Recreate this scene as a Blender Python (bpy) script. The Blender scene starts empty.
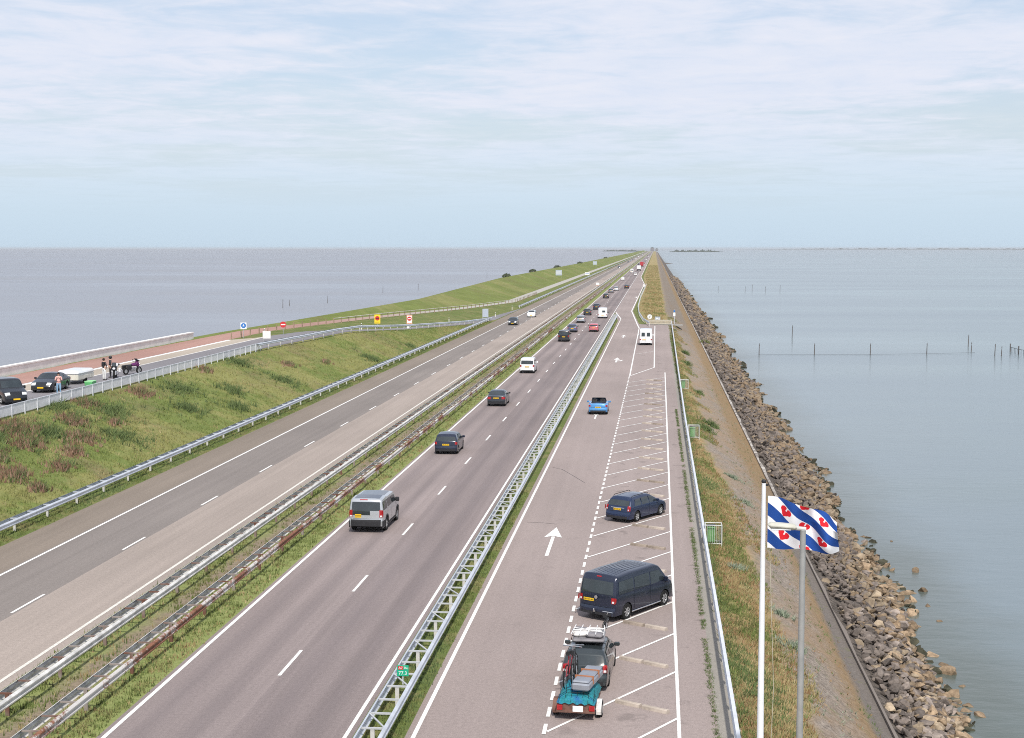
import bpy, math, random
import numpy as np
from mathutils import Vector, Matrix
R = math.radians
random.seed(7)
rng = np.random.default_rng(7)
S = bpy.context.scene
col = S.collection

# ------------------------------------------------------------------ camera, sky, sun, exposure
cam = bpy.data.cameras.new('camera'); co = bpy.data.objects.new('camera', cam); col.objects.link(co)
cam.sensor_width = 36; cam.lens = 1450 / 1024 * 36; cam.clip_start = .5; cam.clip_end = 80000
PITCH = math.atan(121 / 1450); PSI = math.atan(143 / 1450 * math.cos(PITCH))
co.location = (0, 0, 14.4); co.rotation_euler = (math.pi / 2 - PITCH, 0, PSI)
S.camera = co
SUN_EL, SUN_AZ = 50, 167          # azimuth clockwise from +Y (the road's direction)
w = bpy.data.worlds.new('World'); S.world = w; w.use_nodes = True
nt = w.node_tree; nt.nodes.clear(); N = nt.nodes.new; LK = nt.links.new
out = N('ShaderNodeOutputWorld'); bg = N('ShaderNodeBackground'); bg.inputs[1].default_value = 1.0
sky = N('ShaderNodeTexSky'); sky.sky_type = 'NISHITA'; sky.sun_disc = False
sky.sun_elevation = R(SUN_EL); sky.sun_rotation = R(SUN_AZ); sky.air_density = 1.0; sky.dust_density = 2.0; sky.ozone_density = 1.5
sm = N('ShaderNodeVectorMath'); sm.operation = 'SCALE'; sm.inputs[3].default_value = 0.115
LK(sky.outputs[0], sm.inputs[0])
tc = N('ShaderNodeTexCoord'); sp = N('ShaderNodeSeparateXYZ'); LK(tc.outputs['Generated'], sp.inputs[0])
def wm(op, a, b=None, c=None):
    n = N('ShaderNodeMath'); n.operation = op
    for i, q in enumerate((a, b, c)):
        if q is None: continue
        if isinstance(q, (int, float)): n.inputs[i].default_value = q
        else: LK(q, n.inputs[i])
    return n.outputs[0]
zz = wm('ADD', wm('MAXIMUM', sp.outputs[2], 0.0), 0.035)
cx = wm('DIVIDE', sp.outputs[0], zz); cy = wm('DIVIDE', sp.outputs[1], zz)
cb = N('ShaderNodeCombineXYZ'); LK(cx, cb.inputs[0]); LK(cy, cb.inputs[1])
def wnoise(sc, det, rough, dist=0, off=0, str_=(1, 1, 1)):
    m = N('ShaderNodeMapping'); m.inputs['Scale'].default_value = str_; m.inputs['Location'].default_value = (off, off * .7, 0); LK(cb.outputs[0], m.inputs[0])
    n = N('ShaderNodeTexNoise'); n.inputs['Scale'].default_value = sc; n.inputs['Detail'].default_value = det
    n.inputs['Roughness'].default_value = rough; n.inputs['Distortion'].default_value = dist; LK(m.outputs[0], n.inputs['Vector']); return n.outputs[0]
n1 = wnoise(.42, 5, .55, .3, 3.1, (1, .8, 1)); n2 = wnoise(2.3, 6, .62, .5, 9.0, (1, 1.0, 1)); n3 = wnoise(7.5, 4, .6, .2, 1.0, (1, .7, 1))
cl = wm('ADD', wm('MULTIPLY', n1, .62), wm('ADD', wm('MULTIPLY', n2, .31), wm('MULTIPLY', n3, .07)))
mr = N('ShaderNodeMapRange'); mr.interpolation_type = 'SMOOTHSTEP'; LK(cl, mr.inputs[0])
mr.inputs[1].default_value = .40; mr.inputs[2].default_value = .56; mr.inputs[3].default_value = .45; mr.inputs[4].default_value = .97
fade = N('ShaderNodeMapRange'); fade.interpolation_type = 'SMOOTHSTEP'; LK(sp.outputs[2], fade.inputs[0])
fade.inputs[1].default_value = .015; fade.inputs[2].default_value = .10; fade.inputs[3].default_value = 0; fade.inputs[4].default_value = 1
cloudmask = wm('ADD', wm('MULTIPLY', mr.outputs[0], fade.outputs[0]), wm('MULTIPLY', wm('SUBTRACT', 1, fade.outputs[0]), .85))
ccr = N('ShaderNodeMixRGB'); LK(wm('ADD', wm('MULTIPLY', n2, .9), wm('MULTIPLY', n3, .35)), ccr.inputs[0])
ccr.inputs[1].default_value = (.475, .565, .71, 1); ccr.inputs[2].default_value = (.67, .675, .735, 1)
hz = N('ShaderNodeMixRGB'); LK(fade.outputs[0], hz.inputs[0]); hz.inputs[1].default_value = (.50, .62, .735, 1); LK(ccr.outputs[0], hz.inputs[2])
mx = N('ShaderNodeMixRGB'); LK(cloudmask, mx.inputs[0]); LK(sm.outputs[0], mx.inputs[1]); LK(hz.outputs[0], mx.inputs[2])
LK(mx.outputs[0], bg.inputs[0]); LK(bg.outputs[0], out.inputs[0])
sl = bpy.data.lights.new('sun', 'SUN'); so = bpy.data.objects.new('sun', sl); col.objects.link(so)
sl.energy = 3.3; sl.angle = R(3); sl.color = (1, .95, .87)
so.rotation_euler = (R(90 - SUN_EL), 0, -R(SUN_AZ) + math.pi)
S.view_settings.view_transform = 'Standard'; S.view_settings.look = 'None'
S.view_settings.exposure = 0.36; S.view_settings.gamma = 1; S.view_settings.use_curve_mapping = False
S.cycles.max_bounces = 6; S.cycles.diffuse_bounces = 2; S.cycles.glossy_bounces = 3; S.cycles.volume_bounces = 0
S.cycles.use_denoising = False; S.cycles.filter_width = 1.0

# ------------------------------------------------------------------ helpers
def tag(o, label=None, cat=None, group=None, kind=None):
    if label: o['label'] = label
    if cat: o['category'] = cat
    if group: o['group'] = group
    if kind: o['kind'] = kind
    return o
def empty(name, loc, rz=0, label=None, cat=None, group=None):
    o = bpy.data.objects.new(name, None); o.empty_display_size = .3; col.objects.link(o)
    o.location = loc; o.rotation_euler = (0, 0, rz); return tag(o, label, cat, group)
def copy_tree(o, parent=None):
    c = o.copy(); col.objects.link(c)
    if parent: c.parent = parent
    for ch in list(o.children): copy_tree(ch, c)
    return c

class Nodes:
    """small wrapper round a material's node tree"""
    def __init__(s, name, rough=.8, spec=.3, metal=0):
        s.m = bpy.data.materials.new(name); s.m.use_nodes = True; s.t = s.m.node_tree
        s.b = s.t.nodes['Principled BSDF']; s.b.inputs['Roughness'].default_value = rough
        s.b.inputs['Specular IOR Level'].default_value = spec; s.b.inputs['Metallic'].default_value = metal
        s.pos = s.n('ShaderNodeNewGeometry').outputs['Position']
        x = s.n('ShaderNodeSeparateXYZ'); s.l(s.pos, x.inputs[0]); s.X, s.Y, s.Z = x.outputs
    def n(s, t): return s.t.nodes.new(t)
    def l(s, a, b): s.t.links.new(a, b)
    def put(s, sock, v):
        if isinstance(v, (int, float)): sock.default_value = v
        elif isinstance(v, tuple): sock.default_value = (*v, 1) if len(v) == 3 and sock.type == 'RGBA' else v
        else: s.l(v, sock)
    def math(s, op, a, b=0.0, c=None):
        n = s.n('ShaderNodeMath'); n.operation = op; s.put(n.inputs[0], a); s.put(n.inputs[1], b)
        if c is not None: s.put(n.inputs[2], c)
        return n.outputs[0]
    def noise(s, scale, detail=4, rough=.55, stretch=(1, 1, 1), src=None, dist=0):
        m = s.n('ShaderNodeMapping'); m.inputs['Scale'].default_value = stretch; s.l(src or s.pos, m.inputs[0])
        n = s.n('ShaderNodeTexNoise'); n.inputs['Scale'].default_value = scale; n.inputs['Detail'].default_value = detail
        n.inputs['Roughness'].default_value = rough; n.inputs['Distortion'].default_value = dist; s.l(m.outputs[0], n.inputs['Vector']); return n.outputs[0]
    def mapr(s, v, a, b, c=0.0, d=1.0, smooth=False):
        n = s.n('ShaderNodeMapRange'); s.put(n.inputs[0], v)
        if smooth: n.interpolation_type = 'SMOOTHSTEP'
        for i, q in enumerate((a, b, c, d)): n.inputs[i + 1].default_value = q
        return n.outputs[0]
    def mix(s, f, a, b, mode='MIX'):
        n = s.n('ShaderNodeMixRGB'); n.blend_type = mode; s.put(n.inputs[0], f); s.put(n.inputs[1], a); s.put(n.inputs[2], b); return n.outputs[0]
    def ramp(s, v, stops, interp='LINEAR'):
        n = s.n('ShaderNodeValToRGB'); s.put(n.inputs[0], v); r = n.color_ramp; r.interpolation = interp
        while len(r.elements) < len(stops): r.elements.new(.5)
        for e, (p, c) in zip(r.elements, stops): e.position = p
        for e, (p, c) in zip(r.elements, stops): e.color = (*c, 1)
        return n.outputs[0]
    def bands(s, v, lo, hi, stops, interp='CONSTANT'):
        return s.ramp(s.mapr(v, lo, hi), [((p - lo) / (hi - lo), c) for p, c in stops], interp)
    def bump(s, h, dist=.02, strength=.5):
        n = s.n('ShaderNodeBump'); n.inputs['Distance'].default_value = dist; n.inputs['Strength'].default_value = strength
        s.put(n.inputs['Height'], h); s.l(n.outputs[0], s.b.inputs['Normal'])
    def col(s, c): s.put(s.b.inputs['Base Color'], c); return s
def flat(name, c, rough=.6, spec=.4, metal=0, var=.12, scale=3.0, coat=0):
    k = Nodes(name, rough, spec, metal); tcn = k.n('ShaderNodeTexCoord').outputs['Object']
    f = k.mapr(k.noise(scale, 3, .6, src=tcn), .3, .7, 1 - var, 1 + var)
    k.col(k.mix(1.0, tuple(c), f, 'MULTIPLY'))
    if coat: k.b.inputs['Coat Weight'].default_value = coat; k.b.inputs['Coat Roughness'].default_value = .05
    return k.m

class MB:
    def __init__(s): s.v = []; s.f = []; s.mi = []
    def add(s, vs, fs, mi=0):
        o = len(s.v); s.v += [tuple(map(float, q)) for q in vs]; s.f += [tuple(i + o for i in q) for q in fs]; s.mi += [mi] * len(fs); return s
    def box(s, c, d, mi=0, rot=None, bev=0.0, taper=1.0):
        x, y, z = d[0] / 2, d[1] / 2, d[2] / 2
        if bev > 0:
            b = min(bev, x * .9, y * .9, z * .9); vs = []; rings = []
            for zz_, k in ((-z, b), (-z + b, 0), (z - b, 0), (z, b)):
                tp = 1.0 if zz_ < 0 else taper
                xx, yy = (x - k) * tp, (y - k) * tp; q = b if k == 0 else b * .6
                ring = [(-xx + q, -yy), (xx - q, -yy), (xx, -yy + q), (xx, yy - q), (xx - q, yy), (-xx + q, yy), (-xx, yy - q), (-xx, -yy + q)]
                rings.append(len(vs)); vs += [(a, bb, zz_) for a, bb in ring]
            fs = [tuple(range(7, -1, -1)), tuple(range(24, 32))]
            for r in range(3):
                for i in range(8): fs.append((r * 8 + i, r * 8 + (i + 1) % 8, r * 8 + 8 + (i + 1) % 8, r * 8 + 8 + i))
        else:
            t = taper
            vs = [(-x, -y, -z), (x, -y, -z), (x, y, -z), (-x, y, -z), (-x * t, -y * t, z), (x * t, -y * t, z), (x * t, y * t, z), (-x * t, y * t, z)]
            fs = [(3, 2, 1, 0), (4, 5, 6, 7), (0, 1, 5, 4), (1, 2, 6, 5), (2, 3, 7, 6), (3, 0, 4, 7)]
        M = rot if rot is not None else Matrix.Identity(3)
        return s.add([M @ Vector(q) + Vector(c) for q in vs], fs, mi)
    def tube(s, pts, r, n=8, mi=0, cap=True):
        pts = [Vector(p) for p in pts]; rr = r if isinstance(r, (list, tuple)) else [r] * len(pts); vs = []
        for i, p in enumerate(pts):
            d = (pts[min(i + 1, len(pts) - 1)] - pts[max(i - 1, 0)]).normalized()
            a = d.cross(Vector((0, 0, 1)));  a = d.cross(Vector((1, 0, 0))) if a.length < .05 else a; a.normalize(); b = d.cross(a)
            for k in range(n):
                t = 2 * math.pi * k / n; vs.append(p + a * (math.cos(t) * rr[i]) + b * (math.sin(t) * rr[i]))
        fs = [(i * n + k, i * n + (k + 1) % n, (i + 1) * n + (k + 1) % n, (i + 1) * n + k) for i in range(len(pts) - 1) for k in range(n)]
        if cap: fs += [tuple(range(n - 1, -1, -1)), tuple(range((len(pts) - 1) * n, len(pts) * n))]
        return s.add(vs, fs, mi)
    def lathe(s, prof, c=(0, 0, 0), axis='X', n=20, mi=0):
        vs = []
        for a, r in prof:
            for k in range(n):
                t = 2 * math.pi * k / n; p = (a, r * math.cos(t), r * math.sin(t))
                p = {'X': p, 'Y': (p[1], p[0], p[2]), 'Z': (p[1], p[2], p[0])}[axis]; vs.append((p[0] + c[0], p[1] + c[1], p[2] + c[2]))
        m = len(prof)
        return s.add(vs, [(i * n + k, i * n + (k + 1) % n, (i + 1) * n + (k + 1) % n, (i + 1) * n + k) for i in range(m - 1) for k in range(n)], mi)
    def grid(s, rows, mi=0, flip=False):
        n = len(rows[0]); vs = [p for r in rows for p in r]; fs = []
        for i in range(len(rows) - 1):
            for k in range(n - 1):
                q = (i * n + k, i * n + k + 1, (i + 1) * n + k + 1, (i + 1) * n + k); fs.append(q[::-1] if flip else q)
        return s.add(vs, fs, mi)
    def quad(s, a, b, c, d, mi=0): return s.add([a, b, c, d], [(0, 1, 2, 3)], mi)
    def ball(s, c, r, n=12, m=8, mi=0):
        r = (r, r, r) if isinstance(r, (int, float)) else r
        return s.grid([[(c[0] + r[0] * math.sin(math.pi * i / m) * math.cos(2 * math.pi * k / n), c[1] + r[1] * math.sin(math.pi * i / m) * math.sin(2 * math.pi * k / n),
                         c[2] + r[2] * math.cos(math.pi * i / m)) for k in range(n + 1)] for i in range(m + 1)], mi)
    def build(s, name, mats, parent=None, smooth=None):
        me = bpy.data.meshes.new(name); me.from_pydata(s.v, [], s.f)
        for m in (mats if isinstance(mats, (list, tuple)) else [mats]): me.materials.append(m)
        if any(s.mi): me.polygons.foreach_set('material_index', s.mi)
        if smooth is not None:
            me.polygons.foreach_set('use_smooth', [True] * len(me.polygons)); me.update()
            try: me.set_sharp_from_angle(angle=R(smooth))
            except Exception: pass
        me.update(); o = bpy.data.objects.new(name, me); col.objects.link(o)
        if parent: o.parent = parent
        return o
def RZ(a): return Matrix.Rotation(a, 3, 'Z')
def RX(a): return Matrix.Rotation(a, 3, 'X')
def RY(a): return Matrix.Rotation(a, 3, 'Y')

# ------------------------------------------------------------------ terrain control lines  (X, z) as functions of Y
I = np.interp
def lines(Y):
    """cross-section of the dyke from the outer sea side to the left road edge"""
    xc = I(Y, [150, 190, 220, 250, 324, 6000], [-56, -55, -53.3, -52, -50, -49]); zc = I(Y, [150, 190, 250, 324, 500, 1000, 6000], [3.5, 3.6, 3.6, 3.4, 4.6, 4.2, 4.2])
    xp = I(Y, [150, 187, 210, 238, 316, 370, 6000], [-52.7, -52.4, -51.2, -49, -43, -37, -37.4]); zp = I(Y, [187, 210, 238, 316, 367], [3.5, 3.1, 2.65, 1.1, .6])
    wp = I(Y, [150, 200, 320, 380], [2.1, 1.9, 1.6, 1.5])
    xe = I(Y, [90, 152, 290, 330], [-41.8, -42.5, -31.8, -31.55]); ze = I(Y, [187, 218, 259, 285], [3.5, 2.07, .6, 0])
    xl = I(Y, [160, 187, 218, 259, 290, 345], [-50.6, -45.8, -40.0, -36.8, -34.9, -31.6]); zl = I(Y, [187, 218, 259, 290], [3.5, 2.15, .75, .02])
    xl = max(xl, xp + wp) if Y > 170 else xp + wp
    return [(-78, -7), (xc - 3.2, zc - .5), (xc, zc), (xp - wp, zp + .02), (xp + wp, zp), (xl, zl), (xe, ze), (I(Y, [152, 290, 330], [-33.3, -31.6, -31.5]), I(Y, [152, 285], [.12, 0])), (-31.4, 0.0)]
EDGE = [(0, 2.55), (262, 3.3), (272, 3.35), (276, -1.4), (316, -3.2), (360, -3.9), (560, -3.6), (727, -5.6), (2000, -5.6), (7000, -5.6)]
def rlines(Y):
    """cross-section of the lake side from the pavement edge to under the water"""
    xe = I(Y, *zip(*EDGE)); far = I(Y, [274, 300], [0, 1]); wav = .25 * math.sin(Y * .045) + .2 * math.sin(Y * .013 + 1)
    shore = I(Y, [50, 68, 120, 900, 6500], [-1.5, -.6, 0, 0, 0])
    spit = 15 * math.exp(-((Y - 1743) / 22) ** 2)
    return [(xe, 0.0), (xe + .5, -.05 + .25 * far), (4.1 + far * -.6, -.35 + far * .55), (5.6 + wav * .4, -1.05), (7.2, -2.02), (8.05, -2.55), (8.40 if Y < 85 else 8.30, -2.6), (8.50 + .05 * math.sin(Y * .8) + .04 * math.sin(Y * 2.1), -2.6), (12.6 + shore + spit * .9, -4.05), (17 + shore + spit, -6.5)]
def zground(x, Y):
    if x < -31.4:
        L = lines(Y)
    elif x > 2 or Y > 270:
        L = rlines(Y)
    else: return 0.0
    return float(I(x, [p[0] for p in L], [p[1] for p in L])) if L[0][0] < x else 0.0
YS = list(np.unique(np.concatenate([np.arange(-20, 420, 4.0), np.geomspace(420, 6500, 90)])))
def strip(name, fa, fb, mat, nx=4, ys=None, dz=0.0, parent=None, label=None, rough=0.0):
    rows = []
    for Y in (ys if ys is not None else YS):
        (xa, za), (xb, zb) = fa(Y), fb(Y); row = []
        for i in range(nx + 1):
            t = i / nx; z = za + (zb - za) * t + dz
            if rough and 0 < i < nx: z += rough * (math.sin(Y * .31 + i * 2.1) * .5 + math.sin(Y * .83 + i) * .3 + random.uniform(-.3, .3))
            row.append((xa + (xb - xa) * t, Y, z))
        rows.append(row)
    m = MB(); m.grid(rows); o = m.build(name, mat, parent, smooth=60)
    if parent is None: o['kind'] = 'structure'
    return o

# ------------------------------------------------------------------ ground materials
def leafy(k, c, f=.4):
    t = k.n('ShaderNodeBsdfTranslucent'); k.l(c, t.inputs[0]); a = k.n('ShaderNodeMixShader'); a.inputs[0].default_value = f
    o = [q for q in k.t.nodes if q.type == 'OUTPUT_MATERIAL'][0]; k.l(k.b.outputs[0], a.inputs[1]); k.l(t.outputs[0], a.inputs[2]); k.l(a.outputs[0], o.inputs[0])
def grass_mat(name, a, b, c, d, sc=.35, dry=.5, fine=9.0):
    """a,b greens, c dry yellow, d brown"""
    k = Nodes(name, .9, .1)
    big = k.noise(sc, 3, .6, dist=.4); mid = k.noise(sc * 6, 4, .65); fin = k.noise(fine, 5, .7); st = k.noise(fine * .7, 3, .6, (1, 1, .25))
    at = k.n('ShaderNodeAttribute'); at.attribute_name = 'rnd'; rnd = at.outputs['Fac']
    g = k.mix(k.mapr(fin, .35, .65), a, b)
    g = k.mix(k.mapr(k.math('ADD', k.math('MULTIPLY', big, .6), k.math('MULTIPLY', mid, .4)), .60 - .2 * dry, .70 - .2 * dry, 0, .85), g, c)
    g = k.mix(k.mapr(k.math('ADD', k.math('MULTIPLY', k.noise(sc * 1.7, 2, .5, src=None, dist=.8), .5), k.math('MULTIPLY', fin, .5)), .545, .64, 0, .75), g, d)
    g = k.mix(k.mapr(st, .3, .7, 0, .3), g, k.mix(.5, a, (0.02, .025, .012)))
    g = k.mix(1.0, g, k.mapr(rnd, 0, 1, .72, 1.38), 'MULTIPLY')
    k.col(g); k.bump(k.math('ADD', fin, mid), .05, .6); leafy(k, g); return k.m
M_grass = grass_mat('bank_grass', (.20, .275, .085), (.33, .37, .115), (.42, .40, .16), (.36, .27, .17), .12, .8)
M_verge = grass_mat('verge_grass', (.175, .24, .075), (.26, .31, .10), (.38, .35, .16), (.28, .21, .12), .5, .6)
M_dyke = grass_mat('dyke_grass', (.24, .30, .09), (.31, .35, .11), (.40, .385, .16), (.28, .24, .12), .03, .45, 2.5)
def asphalt(name, base, bandstops=None, lo=-35, hi=5, streak=.1, patch=None):
    k = Nodes(name, .88, .25)
    c = k.bands(k.X, lo, hi, bandstops) if bandstops else k.mix(0.0, base, base)
    fin = k.noise(30, 2, .8); agg = k.noise(7, 4, .95); st = k.noise(1.0, 4, .6, (1.6, .02, 1)); blot = k.noise(.11, 4, .6, (1, .35, 1))
    c = k.mix(1.0, c, k.mapr(fin, .3, .7, .74, 1.26), 'MULTIPLY'); c = k.mix(1.0, c, k.mapr(agg, .3, .7, .80, 1.2), 'MULTIPLY')
    c = k.mix(1.0, c, k.mapr(st, .3, .7, 1 - streak, 1 + streak), 'MULTIPLY'); c = k.mix(1.0, c, k.mapr(blot, .3, .7, .88, 1.12), 'MULTIPLY')
    if patch: c = patch(k, c)
    k.col(c); k.bump(agg, .01, .4); return k.m
A = (.245, .205, .195)
def wheeltracks(cs, depth=.13, wd=.38):
    def f(k, c):
        for x0 in cs:
            d = k.math('ABSOLUTE', k.math('SUBTRACT', k.math('ADD', k.X, k.math('MULTIPLY', k.noise(.02, 1, .5), .6)), x0 + .3))
            c = k.mix(k.mapr(d, 0, wd, depth, 0, True), c, (.10, .085, .09))
        n = k.noise(.06, 3, .6, (.9, .3, 1)); c = k.mix(k.mapr(n, .52, .62, 0, .22), c, (.12, .105, .11))
        return c
    return f
M_roadL = asphalt('asphalt_left_carriageway', A, [(-35, (.215, .178, .145)), (-28.9, (.205, .18, .165)), (-25.15, (.31, .262, .23))], -35, -15, .09)
M_roadR = asphalt('asphalt_right_carriageway', A, [(-35, (.25, .207, .198)), (-12.5, (.222, .184, .178))], -35, 5, .13, wheeltracks([-15.2, -13.7, -11.6, -10.1], .30, .6))
M_park = asphalt('asphalt_parking_lane', (.288, .238, .222), None, streak=.04, patch=lambda k, c: k.mix(k.math('MULTIPLY', k.mapr(k.noise(.9, 3, .6, (1, .8, 1)), .60, .70, 0, .4), k.mapr(k.X, -3, -2, .25, 1)), c, (.09, .075, .07)))
M_conc = asphalt('concrete_strip', (.27, .25, .22), None, streak=.06)
def platform_patch(k, c): return c
M_plat = asphalt('platform_paving', A, [(-60, (.20, .19, .20)), (-50.6, (.72, .72, .70)), (-50.1, (.38, .33, .27)), (-47.9, (.60, .58, .55)), (-47.6, (.20, .19, .20))], -60, -30, .05)
M_brick = asphalt('red_brick_path', (.34, .20, .165), None, streak=.05)
def path_patch(k, c): return k.mix(k.mapr(k.Y, 215, 300, 0, 1), c, k.mix(k.mapr(k.noise(3, 3, .6), .3, .7), (.42, .40, .36), (.34, .32, .29)))
M_path = asphalt('cycle_path_paving', (.34, .20, .165), None, streak=.05, patch=path_patch)
# lake-side slope: grass at the top, pitched gravelly stone, rusty band, grey foot
k = Nodes('stone_pitched_slope', .92, .15)
wob = k.math('MULTIPLY', k.math('SUBTRACT', k.noise(.22, 4, .65, (1, .6, 1)), .5), 2.6)
wob2 = k.math('MULTIPLY', k.math('SUBTRACT', k.noise(.8, 3, .6, (1, .4, 1)), .5), .6)
gx = k.math('ADD', k.X, wob); gx2 = k.math('ADD', k.X, wob2); sp1 = k.noise(5, 5, .95); sp2 = k.noise(2.2, 4, .7); cell = k.n('ShaderNodeTexVoronoi'); cell.inputs['Scale'].default_value = 5.5; k.l(k.pos, cell.inputs['Vector'])
stone = k.mix(k.mapr(sp1, .38, .62), (.14, .115, .095), (.40, .34, .285)); stone = k.mix(k.mapr(cell.outputs['Distance'], .0, .14, .6, 0), stone, (.09, .075, .06))
stone = k.mix(k.mapr(k.noise(.35, 4, .7, (1, .5, 1)), .42, .62, 0, .6), stone, (.31, .21, .125))
rust = k.mix(k.mapr(sp1, .3, .7), (.17, .11, .055), (.34, .235, .125)); foot = k.mix(k.mapr(sp1, .3, .7), (.14, .12, .105), (.22, .195, .175))
grs = k.mix(k.mapr(sp1, .35, .65), (.16, .18, .06), (.30, .27, .11)); grs = k.mix(k.mapr(k.noise(.5, 4, .65), .42, .56), grs, k.mix(k.mapr(sp2, .35, .65), (.30, .19, .09), (.42, .31, .17)))
nearw = k.mapr(k.Y, 84, 112, 0, 1, True); farw = k.mapr(k.Y, 200, 330, 0, 1, True)
c = k.mix(k.mapr(k.math('ADD', gx, k.math('ADD', k.math('MULTIPLY', farw, 1.4), k.math('MULTIPLY', nearw, .9))), 4.3, 5.4, 0, 1, True), grs, stone)
c = k.mix(k.math('MULTIPLY', farw, k.mapr(gx, 2.0, 3.2, 0, .45)), c, (.13, .115, .10))
c = k.mix(k.mapr(k.math('ADD', k.math('ADD', gx2, k.math('MULTIPLY', sp2, 1.2)), k.math('MULTIPLY', nearw, .5)), 7.2, 8.4, 0, .85, True), c, rust)
c = k.mix(k.math('MULTIPLY', k.mapr(gx2, 7.6, 7.9), k.math('SUBTRACT', 1.0, nearw)), c, foot); c = k.mix(k.mapr(k.noise(1.1, 4, .7), .58, .66, 0, .55), c, (.17, .18, .08))
k.col(c); k.bump(k.math('ADD', sp1, sp2), .08, .8); M_slope = k.m
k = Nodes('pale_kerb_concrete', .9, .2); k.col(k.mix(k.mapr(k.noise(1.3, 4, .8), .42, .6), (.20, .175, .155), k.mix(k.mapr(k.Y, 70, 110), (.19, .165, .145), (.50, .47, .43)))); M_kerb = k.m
k = Nodes('rock_bed', .95, .1); k.col(k.mix(k.mapr(k.noise(3, 4, .7), .3, .7), (.055, .048, .042), (.20, .17, .145))); k.bump(k.noise(3, 4, .7), .3, 1); M_bed = k.m
M_white = None
k = Nodes('road_paint', .7, .3); wn = k.noise(6, 4, .8); k.col(k.mix(k.mapr(wn, .50, .72, 0, .75), (.78, .77, .74), (.33, .29, .28))); M_white = k.m
k = Nodes('worn_road_paint', .75, .3); wn = k.noise(5, 4, .8); k.col(k.mix(k.mapr(wn, .45, .7, .15, .75), (.72, .70, .64), (.36, .32, .28))); M_worn = k.m

# ------------------------------------------------------------------ water
def water(name, deep, sc, rough, dist, strength, stretch, big, tint2):
    k = Nodes(name, rough, .5); k.b.inputs['IOR'].default_value = 1.33
    a = k.noise(sc, 3, .6, stretch); b = k.noise(sc * .18, 3, .6, stretch); c3 = k.noise(sc * .012, 3, .6, (.35, 1.6, 1))
    k.col(k.mix(k.mapr(c3, .4, .62), deep, tint2))
    if 'lake' in name: k.col(k.mix(k.mapr(k.math('ADD', k.X, k.math('MULTIPLY', k.noise(.15, 3, .6), 6.0)), 15.5, 23, .75, 0, True), k.mix(k.mapr(c3, .4, .62), deep, tint2), (.075, .085, .06)))
    k.put(k.b.inputs['Roughness'], k.mapr(c3, .35, .65, rough * .75, rough * 1.35))
    k.bump(k.math('ADD', k.math('MULTIPLY', a, .35), k.math('MULTIPLY', b, big)), dist, strength); return k.m
M_sea = water('choppy_sea', (.225, .237, .262), .42, .34, 1.0, 1.0, (.5, 1.0, 1), 1.8, (.25, .262, .285))
M_lake = water('calm_lake', (.12, .16, .165), 1.0, .18, .16, .55, (.7, 1.3, 1), .8, (.15, .19, .21))
WY = list(np.geomspace(20, 25000, 60)); WY = [-300] + WY
for nm, xs, mt in (('sea', [-25000, -8000, -2000, -500, -150, -55, -25], M_sea), ('lake', [-25, 8, 25, 60, 200, 800, 3000, 9000, 25000], M_lake)):
    m = MB(); m.grid([[(x, y, -4.0) for x in xs] for y in WY]); m.build(nm, mt)['kind'] = 'structure'

# ------------------------------------------------------------------ the dyke, roads and slopes
Lf = lambda i: (lambda Y: lines(Y)[i]); Rf = lambda i: (lambda Y: rlines(Y)[i]); C = lambda x, z=0.0: (lambda Y: (x, z))
strip('outer_dyke_slope', Lf(0), Lf(1), M_slope if False else M_bed, 5)
strip('dyke_crest', Lf(1), Lf(2), M_dyke, 3)
strip('dyke_slope', Lf(2), Lf(3), M_dyke, 6, rough=.05)
strip('cycle_path', Lf(3), Lf(4), M_path, 2)
strip('grass_verge', Lf(4), Lf(5), M_verge, 4)
strip('access_road', Lf(5), Lf(6), M_plat, 6)
strip('grass_bank', Lf(6), Lf(7), M_grass, 14, rough=.06)
strip('road_edge_grass', Lf(7), Lf(8), M_verge, 3)
roadL = strip('left_carriageway', C(-31.4), C(-21.15), M_roadL, 2)
k = Nodes('median_soil_and_grass', .95, .1); f1 = k.noise(5, 4, .75); g1 = k.mix(k.mapr(f1, .35, .65), (.16, .20, .065), (.26, .28, .11)); s1 = k.mix(k.mapr(f1, .35, .65), (.17, .135, .10), (.29, .235, .17))
k.col(k.mix(k.mapr(k.math('ADD', k.math('ABSOLUTE', k.math('ADD', k.X, 18.9)), k.math('MULTIPLY', k.noise(.7, 3, .6), 1.6)), 1.0, 1.7), s1, g1)); k.bump(f1, .05, .6); M_med = k.m
strip('median', C(-21.15), C(-16.3), M_med, 4)
FXR = [(0, -8.78), (326, -8.78), (327, -5.15), (585, -4.0), (727, -6.6), (7000, -6.6)]
roadR = strip('right_carriageway', C(-16.3), C(-8.78), M_roadR, 2)
strip('divider_strip', C(-8.78), lambda Y: (I(Y, [0, 288, 326], [-7.25, -7.2, -8.77]), 0.0), M_verge, 2, ys=[y for y in YS if y < 326] + [326])
def pl(Y): return (I(Y, [0, 288, 326, 328], [-7.25, -7.2, -8.78, -8.78]), 0.0)
def pr(Y): return (I(Y, [0, 262, 272, 276, 333, 585, 727, 7000], [1.9, 2.5, 2.6, -2.9, -4.9, -3.9, -6.6, -6.6]), 0.0)
roadP = strip('parking_lane', pl, pr, M_park, 3)
strip('concrete_strip', pr, Rf(0), M_conc, 2, ys=[y for y in YS if y < 272] + [272])
strip('verge_grass', pr, Rf(0), M_verge, 3, ys=[276] + [y for y in YS if y > 276])
m = MB(); m.grid([[(1.9 + 4.5 * (-.98) * t * 0 + (2.6 if Y < 274 else -2.9) * 0 + (-2.9 + 6.3 * t if Y == 274 else -2.9 + 6.3 * t), Y, -.006) for t in (0, .5, 1)] for Y in (271, 274, 277)])
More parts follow.
